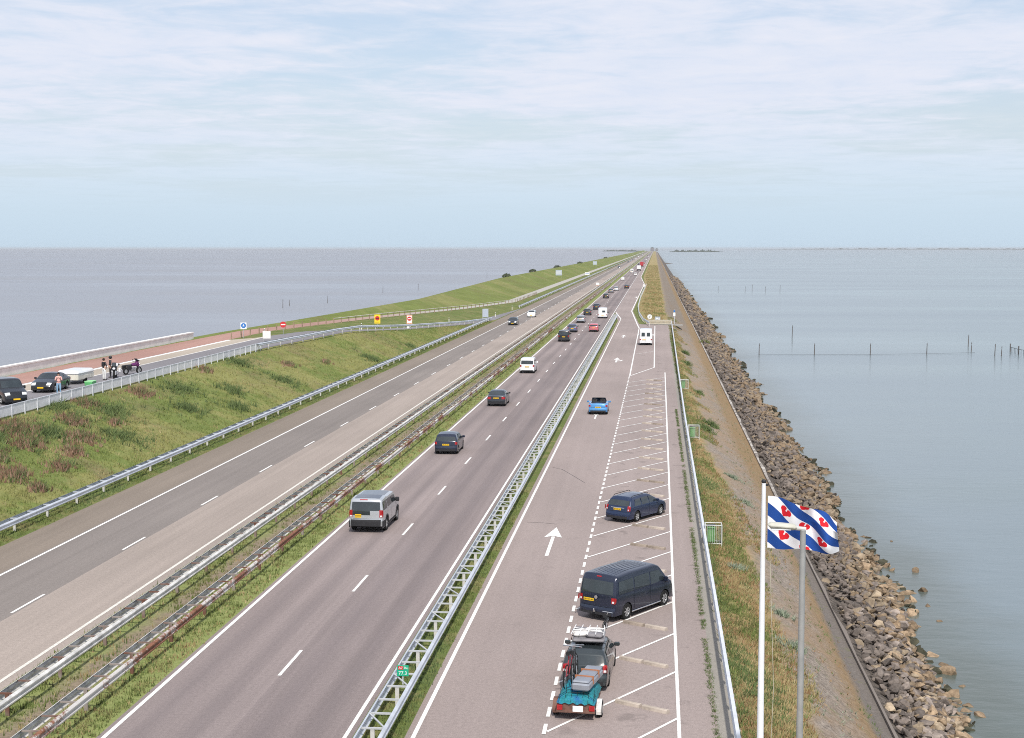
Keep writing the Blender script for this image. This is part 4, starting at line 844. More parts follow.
for q, (x, y, z, a, c_) in enumerate(((-.25, -.15, .19, .3, M_cloth), (.22, -.3, .2, -.2, M_case), (.12, .25, .2, .1, M_cloth), (-.3, .35, .18, -.3, M_case))):
    m = MB(); m.box((x, y, z), (.55, .42, .13), bev=.05, rot=RZ(a)); m.build('bag', c_, rb)
m = MB()
for q in range(5): m.tube([(-.55 + q * .27, -.55, .27 + .02 * (q % 2)), (-.5 + q * .24, .55, .3)], .014, 5)
m.tube([(-.5, -.1, .3), (.5, .15, .31)], .014, 5); m.tube([(-.5, .2, .29), (.5, -.35, .31)], .014, 5); m.build('chair_tubes', M_wht, rb)
rbk = empty('bicycle', (-1.66, 48.1, 1.42), R(-3) + R(83), 'dark bicycle standing upright at the front right of the roof rack', 'bicycle')
bicycle(rbk, Matrix.Rotation(R(6), 4, 'X') @ Matrix.Scale(.62, 4), M_blk)
tr = empty('trailer', (-2.23, 44.15, 0), R(-4), 'small brown trailer with red lamps and white mudguards behind the loaded car', 'trailer')
M_trb = flat('trailer_brown', (.16, .085, .065), .7, .3, var=.3, scale=4); M_tarp = None
tr.scale = (.88, .95, .9)
m = MB(); m.box((0, 0, .52), (1.30, 1.9, .36), bev=.03); m.build('box_body', M_trb, tr)
m = MB(); m.tube([(-.5, .9, .42), (0, 1.75, .42)], .035, 6); m.tube([(.5, .9, .42), (0, 1.75, .42), (0, 2.0, .44)], .035, 6); m.build('drawbar', M_steel2, tr)
for s_ in (-1, 1):
    m = MB(); m.lathe([(-.08, .14), (-.08, .26), (.08, .26), (.08, .14)], n=18); w_ = m.build('wheel', M_tyre, tr, smooth=40); w_.location = (s_ * .78, -.35, .26)
    m = MB(); m.lathe([(s_ * .085, .001), (s_ * .085, .15)], n=14); m.build('rim', M_rim, w_)
    rows = [[(s_ * x, -.35 + .34 * math.cos(a), .26 + .34 * math.sin(a)) for x in (.68, .86)] for a in [math.pi * q / 10 for q in range(-1, 12)]]
    m = MB(); m.grid(rows); m.build('mudguard', M_cloth if s_ > 0 else M_trb, tr)
    m = MB(); m.box((s_ * .56, -1.0, .46), (.2, .06, .18), bev=.015); m.build('tail_lamp', M_tail, tr)
m = MB(); m.box((.08, -1.02, .44), (.36, .02, .2)); m.build('number_plate', M_wht, tr); m = MB(); m.box((0, -.98, .34), (1.35, .06, .1)); m.build('rear_beam', M_trb, tr)
k = Nodes('teal_tarpaulin', .6, .3); tcn = k.n('ShaderNodeTexCoord').outputs['Object']; k.col(k.ramp(k.noise(2.2, 3, .6, src=tcn), [(.3, (.01, .14, .15)), (.5, (.015, .22, .27)), (.7, (.02, .12, .34))])); k.bump(k.noise(9, 4, .7, src=tcn, dist=1.0), .05, 1.0); M_tarp = k.m
m = MB(); nx, ny = 22, 28; rows = []
for j in range(ny + 1):
    row = []; y = -1 + 2 * j / ny
    for i in range(nx + 1):
        x = -1 + 2 * i / nx; e = max(abs(x), abs(y)); h = .30 * (1 - abs(x) ** 4) * (1 - abs(y) ** 4) + .05 * math.sin(x * 7 + y * 3) * (1 - e) + .035 * math.sin(y * 11 - x * 4) * (1 - e ** 3) + random.uniform(-.008, .008)
        row.append((x * .68, y * .99 - .01, .70 + h + (-.10 - .03 * math.sin(x * 15 + y * 12) if e > .99 else 0)))
    rows.append(row)
m.grid(rows); tp = m.build('tarpaulin', M_tarp, None, smooth=50); tp.location = (-2.23, 44.15, 0); tp.scale = (.88, .95, .9); tp.rotation_euler = (0, 0, R(-4)); tag(tp, 'crumpled teal tarpaulin covering the load of the small trailer', 'tarpaulin')
k = Nodes('tarp_netting', .7, .2); k.col((.015, .02, .02)); M_net = k.m
nt_ = MB()
for a in np.linspace(-.6, .6, 7): nt_.tube([(a, -.99, .62), (a + .05, -.85, .93), (a, -.4, 1.06)], .008, 4)
for b in (-.95, -.75, -.55): nt_.tube([(-.66, b, .74), (-.3, b, .98 + (b + .95) * .15), (.3, b, .98 + (b + .95) * .15), (.66, b, .74)], .008, 4)
o = nt_.build('cargo_net', M_net); o.location = (-2.23, 44.15, 0); o.scale = (.88, .95, .9); o.rotation_euler = (0, 0, R(-4)); tag(o, 'dark green cargo net stretched over the rear of the teal tarpaulin', 'cargo net')
M_alu = flat('aluminium_case', (.30, .32, .36), .4, .5, .4, var=.1)
bx = empty('roof_box', (-1.98, 44.1, .93), R(-12), 'long grey roof box lying lengthwise on the right of the trailer load', 'roof box')
m = MB(); m.box((0, 0, .12), (.56, 1.8, .24), bev=.05); m.build('shell', M_alu, bx); m = MB(); m.box((0, 0, .275), (.52, 1.74, .08), bev=.035); m.build('lid', M_alu, bx)
for y in (-.35, .35): m = MB(); m.box((0, y, .22), (.585, .05, .245)); m.build('strap', flat('orange_strap', (.35, .15, .08), .8, .1), bx)
for q, (x, c_, lab, dx) in enumerate(((-2.66, flat('red_bicycle_paint', (.30, .03, .04), .35, .5), 'red bicycle standing upright on the left of the trailer', 0), (-2.42, M_blk, 'black bicycle with a red seat tube standing beside the red one on the trailer', .1))):
    b_ = empty('bicycle', (x, 43.95 + dx, .80), R(90 - 8 + 5 * q), lab, 'bicycle'); bicycle(b_, Matrix.Rotation(R(3 - 6 * q), 4, 'X') @ Matrix.Scale(1.08, 4), c_)

# ---- raised parking strip: cars, trailer, motorbikes, people
Z = 3.5
vehicle('small_van', 'parked_people_carrier', 'black people carrier parked facing the camera at the left edge of the photo', 'car', (-45.55, 98.2, Z), 138, blk_, detail=2)
vehicle('saloon_car', 'parked_saloon_car', 'black saloon parked behind the person in the pale shirt', 'car', (-46.15, 107.0, Z), 177, blk_, detail=2)
rt = empty('folding_camper', (-46.7, 113.2, Z), R(0), 'white folding camper trailer behind the black parked saloon', 'trailer'); rt.scale = (.88, .86, .88)
m = MB(); m.box((0, 0, .62), (2.0, 3.9, .55), bev=.08); m.build('lower_body', bge, rt); m = MB(); m.box((0, 0, 1.08), (2.1, 4.1, .36), bev=.12, taper=.93); m.build('lid', wh_, rt)
for s_ in (-1, 1): m = MB(); m.lathe([(-.09, .16), (-.09, .3), (.09, .3), (.09, .16)], (s_ * .92, -.1, .3), 'X', 16); m.build('wheel', M_tyre, rt)
m = MB(); m.tube([(-.5, -1.9, .45), (0, -3.0, .45)], .04, 6); m.tube([(.5, -1.9, .45), (0, -3.0, .45)], .04, 6); m.build('drawbar', M_steel2, rt)
m = MB(); m.box((.98, .2, .62), (.08, 1.1, .3), bev=.02); m.build('side_locker', bge, rt)
gc = empty('green_crate', (-44.6, 111.0, Z), R(5), 'green crate on the ground beside the folding camper', 'crate')
m = MB(); m.box((0, 0, .17), (.6, 1.1, .34), bev=.04, taper=1.06); m.build('crate_body', flat('crate_green', (.12, .42, .16), .6, .3), gc); m = MB(); m.box((0, 0, .36), (.66, 1.16, .04), bev=.02); m.build('rim', flat('crate_rim', (.3, .6, .3), .6, .3), gc)
def motorbike(loc, rz, label, c1, c2, pan):
    r_ = empty('motorbike', loc, rz, label, 'motorbike')
    for x in (-.72, .75):
        m = MB(); m.lathe([(-.07, .2), (-.075, .28), (0, .32), (.075, .28), (.07, .2)], axis='Y', n=20); w_ = m.build('wheel', M_tyre, r_, smooth=50); w_.location = (x, 0, .32)
        m = MB(); m.lathe([(-.03, .03), (-.03, .2), (.03, .2), (.03, .03)], axis='Y', n=14); m.build('rim', M_rim, w_)
    m = MB(); m.box((.05, 0, .42), (.5, .32, .35), bev=.08); m.box((-.3, .2, .3), (.8, .09, .1), bev=.03); m.build('engine', M_chrome, r_)
    m = MB(); m.ball((.18, 0, .82), (.32, .17, .16)); m.build('tank', c1, r_)
    m = MB(); m.box((-.42, 0, .80), (.75, .28, .12), bev=.05); m.build('seat', M_blk, r_)
    m = MB(); m.box((.55, 0, .85), (.35, .45, .5), bev=.14, rot=RY(R(-20))); m.build('fairing', c1, r_); m = MB(); m.box((.5, 0, 1.2), (.03, .36, .35), bev=.01, rot=RY(R(-35))); m.build('windscreen', M_glass, r_)
    for s_ in (-1, 1):
        m = MB(); m.tube([(.52, s_ * .1, .95), (.75, s_ * .1, .32)], .03, 6); m.build('fork', M_chrome, r_)
        m = MB(); m.box((-.62, s_ * .33, .62), (.5, .2, .38), bev=.06); m.build('pannier', c2, r_)
        m = MB(); m.tube([(.45, s_ * .05, 1.02), (.35, s_ * .34, 1.06)], .018, 6); m.ball((.42, s_ * .38, 1.2), (.03, .08, .06)); m.tube([(.4, s_ * .3, 1.05), (.42, s_ * .38, 1.2)], .008, 4); m.build('handlebar', M_blk, r_)
    if pan: m = MB(); m.box((-.85, 0, 1.02), (.38, .42, .32), bev=.08); m.build('top_case', c2, r_)
    m = MB(); m.ball((.76, 0, .85), (.06, .12, .1)); m.build('head_lamp', M_clear, r_)
motorbike((-45.1, 117.6, Z), R(-75), 'white and black touring motorbike beside the standing person', M_blk, wh_, True)
motorbike((-45.0, 121.4, Z), R(62), 'purple and black motorbike parked apart to the right', flat('purple_paint', (.12, .02, .11), .3, .5), M_blk, False)
M_skin = flat('skin', (.52, .32, .24), .6, .3, var=.04); M_hair = flat('dark_hair', (.03, .022, .018), .7, .2); M_shoe = flat('shoes', (.06, .05, .05), .6, .3)
def person(loc, rz, label, shirt, trousers, pose='stand', helmet=None, H=1.78, sleeves=True):
    r_ = empty('person', loc, rz, label, 'person'); k_ = H / 1.78
    aL = [(.20, 0, 1.44), (.27, .02, 1.16), (.25, .12, .93)] ; aR = [(-.20, 0, 1.44), (-.27, .02, 1.16), (-.25, .12, .93)]
    if pose == 'phone': aL = [(.20, 0, 1.44), (.25, .08, 1.18), (.10, .32, 1.36)]; aR = [(-.20, 0, 1.44), (-.25, .08, 1.18), (-.08, .32, 1.36)]
    if pose == 'hip': aL = [(.20, 0, 1.44), (.36, -.03, 1.20), (.19, .1, 1.04)]
    V = [(0, 0, .95), (0, .01, 1.12), (0, .0, 1.30), (0, 0, 1.43), (0, .0, 1.52), (0, .015, 1.62), (0, .01, 1.72)]; rad = [(.165, .12), (.145, .105), (.175, .115), (.13, .09), (.055, .055), (.078, .095), (.07, .085)]
    E = [(0, 1), (1, 2), (2, 3), (3, 4), (4, 5), (5, 6)]
    for arm in (aL, aR):
        b = len(V); V += arm; rad += [(.065, .065), (.047, .047), (.034, .034)]; E += [(3, b), (b, b + 1), (b + 1, b + 2)]
        e = Vector(arm[2]); d = (e - Vector(arm[1])).normalized(); V.append(tuple(e + d * .09)); rad.append((.042, .022)); E.append((b + 2, b + 3)); V.append(tuple(e + d * .17)); rad.append((.03, .015)); E.append((b + 3, b + 4))
        V.append(tuple(e + d * .07 + Vector((-.045 if arm[0][0] > 0 else .045, .02, 0)))); rad.append((.013, .013)); E.append((b + 2, b + 5))
    for s_ in (-1, 1):
        b = len(V); V += [(s_ * .10, 0, .90), (s_ * .115, .02, .50), (s_ * .12, -.01, .10), (s_ * .125, .04, .05), (s_ * .14, .17, .035)]; rad += [(.10, .10), (.065, .065), (.045, .045), (.05, .045), (.045, .03)]
        E += [(0, b), (b, b + 1), (b + 1, b + 2), (b + 2, b + 3), (b + 3, b + 4)]
    me = bpy.data.meshes.new('body'); me.from_pydata([tuple(c * k_ for c in q) for q in V], E, []); o = bpy.data.objects.new('body', me); col.objects.link(o)
    md = o.modifiers.new('s', 'SKIN'); o.modifiers.new('d', 'SUBSURF').levels = 2; o.modifiers['d'].render_levels = 2
    for i, q in enumerate(rad): me.skin_vertices[0].data[i].radius = (q[0] * k_, q[1] * k_)
    me.skin_vertices[0].data[0].use_root = True
    dg = bpy.context.evaluated_depsgraph_get(); m2 = bpy.data.meshes.new_from_object(o.evaluated_get(dg)); bpy.data.objects.remove(o)
    m2.materials.clear()
    for mt in (M_skin, shirt, trousers, M_shoe): m2.materials.append(mt)
    hands = [Vector(a[2]) * k_ for a in (aL, aR)]
    for p in m2.polygons:
        c = p.center; z = c.z / k_; mi = 3 if z < .09 else (2 if z < .98 else (1 if z < 1.50 else 0))
        if any((c - h).length < .19 * k_ for h in hands): mi = 0
        if abs(c.x) > .17 * k_ and .85 < z < .98: mi = 0 if any((c - h).length < .2 for h in hands) else 1
        p.material_index = mi; p.use_smooth = True
    b_ = bpy.data.objects.new('body', m2); col.objects.link(b_); b_.parent = r_
    m = MB(); m.ball((0, -.015 * k_, 1.70 * k_), (.098 * k_, .118 * k_, .115 * k_) if not helmet else (.135, .15, .145), 12, 8); m.build('helmet' if helmet else 'hair', helmet or M_hair, r_, smooth=80)
    m = MB(); m.ball((0, .10 * k_, 1.645 * k_), (.014, .022, .025), 8, 6); [m.ball((s_ * .085 * k_, 0, 1.65 * k_), (.012, .02, .03), 6, 5) for s_ in (-1, 1)]; m.build('nose_and_ears', M_skin, r_, smooth=80)
    m = MB(); [m.ball((s_ * .032 * k_, .088 * k_, 1.675 * k_), (.011, .008, .007), 6, 5) for s_ in (-1, 1)]; m.box((0, .093 * k_, 1.60 * k_), (.045, .008, .008)); m.build('eyes_and_mouth', M_hair, r_)
    return r_
person((-43.9, 103.2, Z), R(-160), 'person in pale pink top by the railing with both hands raised to the face', flat('pink_top', (.72, .42, .38), .8, .1), flat('light_blue_trousers', (.25, .40, .55), .8, .1), 'phone', H=1.7)
person((-45.3, 115.7, Z), R(-30), 'person in a black jacket and white trousers standing beside the motorbike', M_blk, flat('white_trousers', (.74, .74, .72), .8, .1), 'hip', H=1.8)
person((-45.6, 117.9, Z), R(120), 'dark clothed rider standing just behind the touring motorbike', M_blk, M_blk, 'stand', helmet=M_blk, H=1.8)

# ------------------------------------------------------------------ flagpole with flag, lamp post
M_fp = flat('flagpole_white', (.74, .75, .77), .4, .4, var=.05)
fx, fy = 2.58, 34.0; fz = zground(fx, fy)
root = empty('flagpole', (fx, fy, fz), 0, 'tall white flagpole rising beside the guard rail on the lake bank', 'flagpole')
m = MB(); m.tube([(0, 0, -.3), (0, 0, 3), (0, 0, 8.92 - fz)], [.085, .08, .048], 16); m.build('pole', M_fp, root, smooth=50)
m = MB(); m.ball((0, 0, 8.96 - fz), (.06, .06, .05)); m.box((.03, 0, 8.88 - fz), (.16, .05, .05), bev=.01); m.build('finial', M_blk, root)
m = MB(); m.tube([(.16, .0, 7.3 - fz), (.30, .05, 4.0 - fz), (.2, .02, 1.0 - fz)], .007, 5); m.build('halyard', flat('rope', (.45, .42, .33), .9, .1), root)
M_fb = flat('flag_blue', (.018, .062, .25), .85, .1, var=.06); M_fw = flat('flag_white', (.74, .74, .76), .85, .1, var=.04); M_fr = flat('flag_red', (.60, .02, .03), .85, .1, var=.04)
# cloth in flag coordinates: s along the fly 0..1.95, t down 0..1.35
FL, FH = 1.95, 1.32; nx, ny = 200, 136
def leaf(px_, py_, r):
    """water-lily leaf, a fat heart; py_ runs downwards on the cloth; the notch opens to the upper right"""
    n_ = (.50, -.866); p = (.866, .50); t = (px_ * n_[0] + py_ * n_[1]) / r; q = (px_ * p[0] + py_ * p[1]) / r
    lob = any((t - .28) ** 2 + (q - a) ** 2 < .42 for a in (-.5, .5)); b = -1.0 < t < .3 and abs(q) < 1.06 * max(0, 1 - (-(t - .28) / 1.28)) ** .62
    return (lob or b) and not (t > .22 and abs(q) < .12)
dirv = Vector((FL, FH)).normalized(); nrmv = Vector((dirv.y, -dirv.x))       # stripes run from upper hoist to lower fly
span = 2 * FL * FH / math.hypot(FL, FH); sw_ = span / 7.9
leaves = []
for st_, ts in ((0, (-.60, 0.0, .60)), (1, (-.36, .30)), (-1, (-.30, .36))):
    for tt in ts: leaves.append((FL / 2 + dirv.x * tt + nrmv.x * st_ * 2 * sw_, FH / 2 + dirv.y * tt + nrmv.y * st_ * 2 * sw_))
def flagpos(s_, t_):
    u = s_ / FL; vv = t_ / FH
    x = s_ * .86 - .10 * u * u + .07 * vv * u; droop = .46 * u ** 1.25 - .14 * u * vv
    z = -t_ * (.94 - .10 * u * u) * (1 - .14 * u) - droop + .012 * math.sin(u * 9 + vv * 2)
    fold = max(0, u - .55) / .45 * max(0, .35 - vv) / .35
    y =   .30 * u ** .8 * math.sin(u * 10 + vv * 2.8 + .6) + .10 * u * math.sin(u * 17 - vv * 4) + fold * .35
    z -= fold * .10
    return (x, y, z)
m = MB(); vs = [flagpos(FL * i / nx, FH * j / ny) for j in range(ny + 1) for i in range(nx + 1)]; fs = []; mi = []
for j in range(ny):
    for i in range(nx):
        s_ = FL * (i + .5) / nx; t_ = FH * (j + .5) / ny; d = (s_ - FL / 2) * nrmv.x + (t_ - FH / 2) * nrmv.y; b_ = int(math.floor(d / sw_ + .5)); c_ = 1 if b_ % 2 == 0 else 0
        if any(leaf(s_ - lx_, t_ - ly_, .135) for lx_, ly_ in leaves): c_ = 2
        o_ = j * (nx + 1) + i; fs.append((o_, o_ + nx + 1, o_ + nx + 2, o_ + 1)); mi.append(c_)
m.v = vs; m.f = fs; m.mi = mi
fl = m.build('flag', [M_fb, M_fw, M_fr], None, smooth=80); fl.location = (fx + .10, fy, 8.62); fl.rotation_euler = (0, 0, R(-8))
tag(fl, 'blue and white diagonally striped flag with red lily leaves blowing from the white pole', 'flag')
lx, ly = 3.14, 30.5; lz = zground(lx, ly)
root = empty('street_lamp', (lx, ly, lz), 0, 'grey lamp post with a flat lamp head pointing left in front of the flag', 'street lamp')
m = MB(); m.tube([(0, 0, -.3), (0, 0, 2.5), (0, 0, 8.50 - lz)], [.085, .075, .06], 14); m.build('pole', flat('lamp_post_steel', (.36, .36, .35), .5, .4, .3), root, smooth=50)
m = MB(); m.tube([(.06, 0, 8.52 - lz), (-.16, 0, 8.54 - lz)], .045, 10); m.build('bracket', M_steel2, root)
m = MB(); m.box((-.43, 0, 8.58 - lz), (.60, .24, .12), bev=.05, rot=RY(R(4))); m.build('lamp_head', flat('lamp_head_cream', (.50, .49, .42), .5, .4), root, smooth=40)
m = MB(); m.box((-.46, 0, 8.515 - lz), (.42, .18, .03), bev=.01); m.build('lamp_glass', M_clear, root)

# ------------------------------------------------------------------ boulders
def rockcol(name, a, b):
    k = Nodes(name, .9, .15); oi = k.n('ShaderNodeObjectInfo').outputs['Random']; n_ = k.noise(2.5, 4, .7); k.col(k.mix(1.0, k.mix(k.mapr(n_, .35, .65), a, b), k.mapr(oi, 0, 1, .65, 1.25), 'MULTIPLY')); k.bump(k.noise(7, 4, .7), .05, .8); return k.m
RM = [rockcol('tan_basalt', (.18, .13, .085), (.38, .28, .185)), rockcol('light_tan_stone', (.24, .185, .13), (.43, .345, .245)), rockcol('grey_purple_stone', (.145, .12, .105), (.31, .26, .225)), rockcol('dark_grey_stone', (.09, .075, .065), (.20, .17, .15)), rockcol('wet_algae_stone', (.05, .05, .035), (.09, .085, .055))]
import bmesh
hulls = []
for i in range(10):
    bm = bmesh.new()
    for q in range(16):
        d = rng.normal(size=3); d /= np.linalg.norm(d); d *= (.42 + .12 * rng.random()); bm.verts.new((d[0] * 1.15, d[1] * .9, d[2] * .66))
    bmesh.ops.convex_hull(bm, input=bm.verts); bmesh.ops.delete(bm, geom=[v_ for v_ in bm.verts if not v_.link_faces], context='VERTS')
    bmesh.ops.bevel(bm, geom=bm.edges[:], offset=.02, segments=1, affect='EDGES')
    bm.verts.index_update(); hulls.append((np.array([v_.co[:] for v_ in bm.verts]), [tuple(x.index for x in f.verts) for f in bm.faces])); bm.free()
rocks = []
def rockz(x, Y): L = rlines(Y); return float(I(x, [L[7][0], L[8][0], L[9][0]], [L[7][1] + .12, L[8][1], L[9][1]]))
def shoreX(Y): return I(Y, [50, 68, 120], [12.1, 13.0, 13.6]) + .45 * math.sin(Y * .17) + .35 * math.sin(Y * .41 + 2) + .25 * math.sin(Y * .9)
for Y0, Y1, dens, sz in ((42, 90, 10.0, (.24, .76)), (90, 160, 7.0, (.30, .85)), (160, 300, 3.4, (.42, 1.0)), (300, 900, .7, (.8, 1.6))):
    nrk = int((Y1 - Y0) * 5.6 * dens)
    for q in range(nrk):
        Y = rng.uniform(Y0, Y1); xs_ = shoreX(Y); x = 8.75 + (xs_ - 8.75) * rng.random() ** .9 + rng.normal() * .05
        x = max(x, 8.75); fr_ = (x - 8.75) / max(xs_ - 8.75, .1); s_ = sz[0] + (sz[1] - sz[0]) * rng.random() ** 2.0 * (.55 + .6 * fr_)
        pt = fr_ + rng.normal() * .27; mt = (3 if rng.random() < .3 else (2 if rng.random() < .85 else 1)) if pt < .50 else (2 if rng.random() < .15 else (0 if rng.random() < .65 else 1))
        if fr_ > .93: mt = 4 if rng.random() < .55 else 0
        z = max(rockz(x, Y), -4.25) + s_ * .12 + rng.random() * .16 + .12 * math.sin(fr_ * 3.0)
        rocks.append((x, Y, z, s_, mt))
for x, Y, s_ in ((15.0, 83.2, .6), (13.6, 83.5, .55), (14.5, 78.5, .62), (13.7, 78, .75), (14.1, 75.2, .5), (14.2, 72.0, .5), (12.95, 57.5, .7), (13.1, 61.3, .55), (12.7, 63.2, 1.0), (12.6, 66, .8), (12.9, 64.5, .7), (14.9, 92, .5)):
    rocks.append((x, Y, -4.12 + s_ * .12, s_, 0))
def inframe(x, Y, z): return x / Y * 1450 + 655 < 1040 and (14.4 - z) / Y * 1450 < 500 and Y > 45
rocks.sort(key=lambda q: -(q[3] / q[1]) if inframe(*q[:3]) else 1)
rmesh = {}
for i, (x, Y, z, s_, mt) in enumerate(rocks[:300]):
    h = i % 10; key = (h, mt)
    if key not in rmesh:
        me = bpy.data.meshes.new('boulder'); me.from_pydata(hulls[h][0].tolist(), [], hulls[h][1]); me.materials.append(RM[mt]); rmesh[key] = me
    o = bpy.data.objects.new('boulder', rmesh[key]); col.objects.link(o); o.location = (x, Y, z); o.scale = (s_ * rng.uniform(.9, 1.25), s_ * rng.uniform(.9, 1.15), s_ * rng.uniform(.75, 1)); o.rotation_euler = (rng.normal() * .4, rng.normal() * .4, rng.uniform(0, 6.3))
    tag(o, 'rough angular boulder of the rock armour sloping down to the lake', 'boulder', 'larger boulders of the rock armour on the lake shore')
VV = []; FF = []; MI = []; off = 0
for i, (x, Y, z, s_, mt) in enumerate(rocks[300:]):
    hv, hf = hulls[i % 10]; a = rng.uniform(0, 6.3); ca, sa = math.cos(a), math.sin(a); tx, ty = rng.normal() * .35, rng.normal() * .35
    p = hv * np.array([s_ * rng.uniform(.9, 1.25), s_ * rng.uniform(.9, 1.15), s_]); p = np.stack([p[:, 0] * ca - p[:, 1] * sa, p[:, 0] * sa + p[:, 1] * ca, p[:, 2] + p[:, 0] * tx + p[:, 1] * ty], 1) + np.array([x, Y, z])
    VV.append(p); FF += [tuple(j + off for j in f) for f in hf]; MI += [mt] * len(hf); off += len(hv)
me = bpy.data.meshes.new('rock_armour'); me.from_pydata(np.concatenate(VV).tolist(), [], FF); [me.materials.append(q) for q in RM]; me.polygons.foreach_set('material_index', MI); me.update()
o = bpy.data.objects.new('rock_armour', me); col.objects.link(o); tag(o, 'mass of smaller grey and tan rocks along the lake shore', 'rocks', kind='stuff')

# ------------------------------------------------------------------ grass, weeds, plants
def blades(name, pts, h, wd, nb, mats, label, cat='grass', lean=.5, miw=None, kind='stuff'):
    """pts: Nx3; nb blades for each; one mesh"""
    pts = np.asarray(pts); n_ = len(pts); P_ = np.repeat(pts, nb, 0); M_ = len(P_); sc = np.repeat(rng.uniform(.55, 1.25, n_), nb)
    a = rng.uniform(0, 2 * np.pi, M_); r0 = rng.uniform(0, wd, M_) * np.sqrt(sc); base = P_ + np.stack([np.cos(a) * r0, np.sin(a) * r0, -.03 + 0 * a], 1)
    b = rng.uniform(0, 2 * np.pi, M_); hh = h * sc * rng.uniform(.5, 1.1, M_); bw = h * .05 * rng.uniform(.6, 1.4, M_) + .012; tip = base + np.stack([np.cos(a) * hh * lean * rng.random(M_), np.sin(a) * hh * lean * rng.random(M_), hh], 1)
    e = np.stack([np.cos(b) * bw, np.sin(b) * bw, 0 * b], 1)
    g_ = np.cross(2 * e, tip - base + e); e *= np.where(g_ @ np.array([0, -1, .3]) < 0, -1, 1)[:, None]; V_ = np.stack([base - e, base + e, tip], 1).reshape(-1, 3)
    me = bpy.data.meshes.new(name); me.vertices.add(len(V_)); me.vertices.foreach_set('co', V_.ravel()); me.loops.add(len(V_)); me.loops.foreach_set('vertex_index', np.arange(len(V_)))
    me.polygons.add(M_); me.polygons.foreach_set('loop_start', np.arange(M_) * 3)
    for q in mats: me.materials.append(q)
    if miw is not None:      # kinds of plant grow in patches: pick by a smooth field plus some scatter
        f1 = np.sin(pts[:, 0] * 1.7 + pts[:, 1] * .31) + np.sin(pts[:, 1] * .47 + pts[:, 0] * .6 + 1.3) + np.sin(pts[:, 1] * .13 + 2.0) + rng.normal(0, .8, n_)
        rk = np.argsort(np.argsort(f1)) / n_; me.polygons.foreach_set('material_index', np.repeat(np.searchsorted(np.cumsum(miw)[:-1], rk), nb).astype(np.int32))
    me.update(calc_edges=True)
    nn_ = np.stack([np.cos(a) * .35 + rng.normal(0, .25, M_), np.sin(a) * .35 + rng.normal(0, .25, M_), np.ones(M_)], 1); nn_ /= np.linalg.norm(nn_, axis=1)[:, None]
    me.polygons.foreach_set('use_smooth', np.ones(M_, bool)); me.normals_split_custom_set(np.repeat(nn_, 3, 0).tolist()); at = me.attributes.new('rnd', 'FLOAT', 'FACE'); at.data.foreach_set('value', np.repeat(rng.random(n_), nb) * .6 + rng.random(M_) * .4)
    o = bpy.data.objects.new(name, me); col.objects.link(o); return tag(o, label, cat, kind=kind)
# the ground sheets share the material, give them a middling attribute
for o in list(bpy.data.objects):
    if o.type == 'MESH' and o.get('kind') == 'structure' and any(mm in (M_grass, M_verge, M_dyke) for mm in o.data.materials):
        at = o.data.attributes.new('rnd', 'FLOAT', 'POINT'); at.data.foreach_set('value', rng.uniform(.3, .6, len(o.data.vertices)))
def scat(n_, Y0, Y1, fxa, fxb, power=1.6, ok=None):
    res = []
    while len(res) < n_:
        Y = Y0 * (Y1 / Y0) ** (rng.random() ** 1.0) if power != 1 else rng.uniform(Y0, Y1); a, b = fxa(Y), fxb(Y); x = rng.uniform(a, b)
        if b - a > .2 and (ok is None or ok(x, Y)): res.append((x, Y, zground(x, Y)))
    return res
xE = lambda Y: float(lines(Y)[6][0]) + .3
k = Nodes('dry_dock_stems', .9, .1); at = k.n('ShaderNodeAttribute'); at.attribute_name = 'rnd'; gc_ = k.ramp(at.outputs['Fac'], [(.1, (.16, .10, .065)), (.5, (.33, .20, .14)), (.9, (.52, .36, .27))]); k.col(gc_); leafy(k, gc_); M_dock = k.m
k = Nodes('broad_leaf_green', .7, .25); at = k.n('ShaderNodeAttribute'); at.attribute_name = 'rnd'; gc_ = k.ramp(at.outputs['Fac'], [(.1, (.09, .135, .05)), (.5, (.16, .22, .08)), (.9, (.24, .31, .12))]); k.col(gc_); leafy(k, gc_); M_leaf = k.m
k = Nodes('dry_straw', .9, .1); at = k.n('ShaderNodeAttribute'); at.attribute_name = 'rnd'; gc_ = k.ramp(at.outputs['Fac'], [(.1, (.33, .26, .12)), (.5, (.46, .38, .19)), (.9, (.58, .50, .28))]); k.col(gc_); leafy(k, gc_); M_straw = k.m
k = Nodes('orange_dry_grass', .9, .1); at = k.n('ShaderNodeAttribute'); at.attribute_name = 'rnd'; gc_ = k.ramp(at.outputs['Fac'], [(.1, (.26, .15, .075)), (.5, (.40, .26, .14)), (.9, (.52, .38, .22))]); k.col(gc_); leafy(k, gc_); M_orange = k.m
k = Nodes('sea_kale_leaf', .7, .2); at = k.n('ShaderNodeAttribute'); at.attribute_name = 'rnd'; gc_ = k.ramp(at.outputs['Fac'], [(.1, (.22, .27, .18)), (.9, (.46, .52, .40))]); k.col(gc_); leafy(k, gc_); M_kale = k.m
blades('tall_grass', scat(17000, 62, 285, lambda Y: xE(Y), lambda Y: float(lines(Y)[7][0])), .22, .24, 6, [M_grass, M_straw, M_leaf], 'long green and straw grass covering the bank below the raised parking strip', miw=[.90, .07, .03])
clump = [(-38.5, 80, 2.0), (-36.5, 79, 1.5), (-40.3, 88, 1.8), (-38.6, 86, 1.4), (-37.6, 92, 1.7), (-39.5, 95, 1.6), (-36.6, 88, 1.2), (-41, 101, 1.2), (-40.5, 111, 1.4), (-35.8, 84, 1.1), (-41.2, 130, 1.0), (-38, 99, .9), (-34.8, 78.5, .8), (-38.5, 150, 1.2), (-36.8, 160, .9), (-37.5, 73, 1.8), (-40.5, 75, 1.4)]
dp = []; gp = []
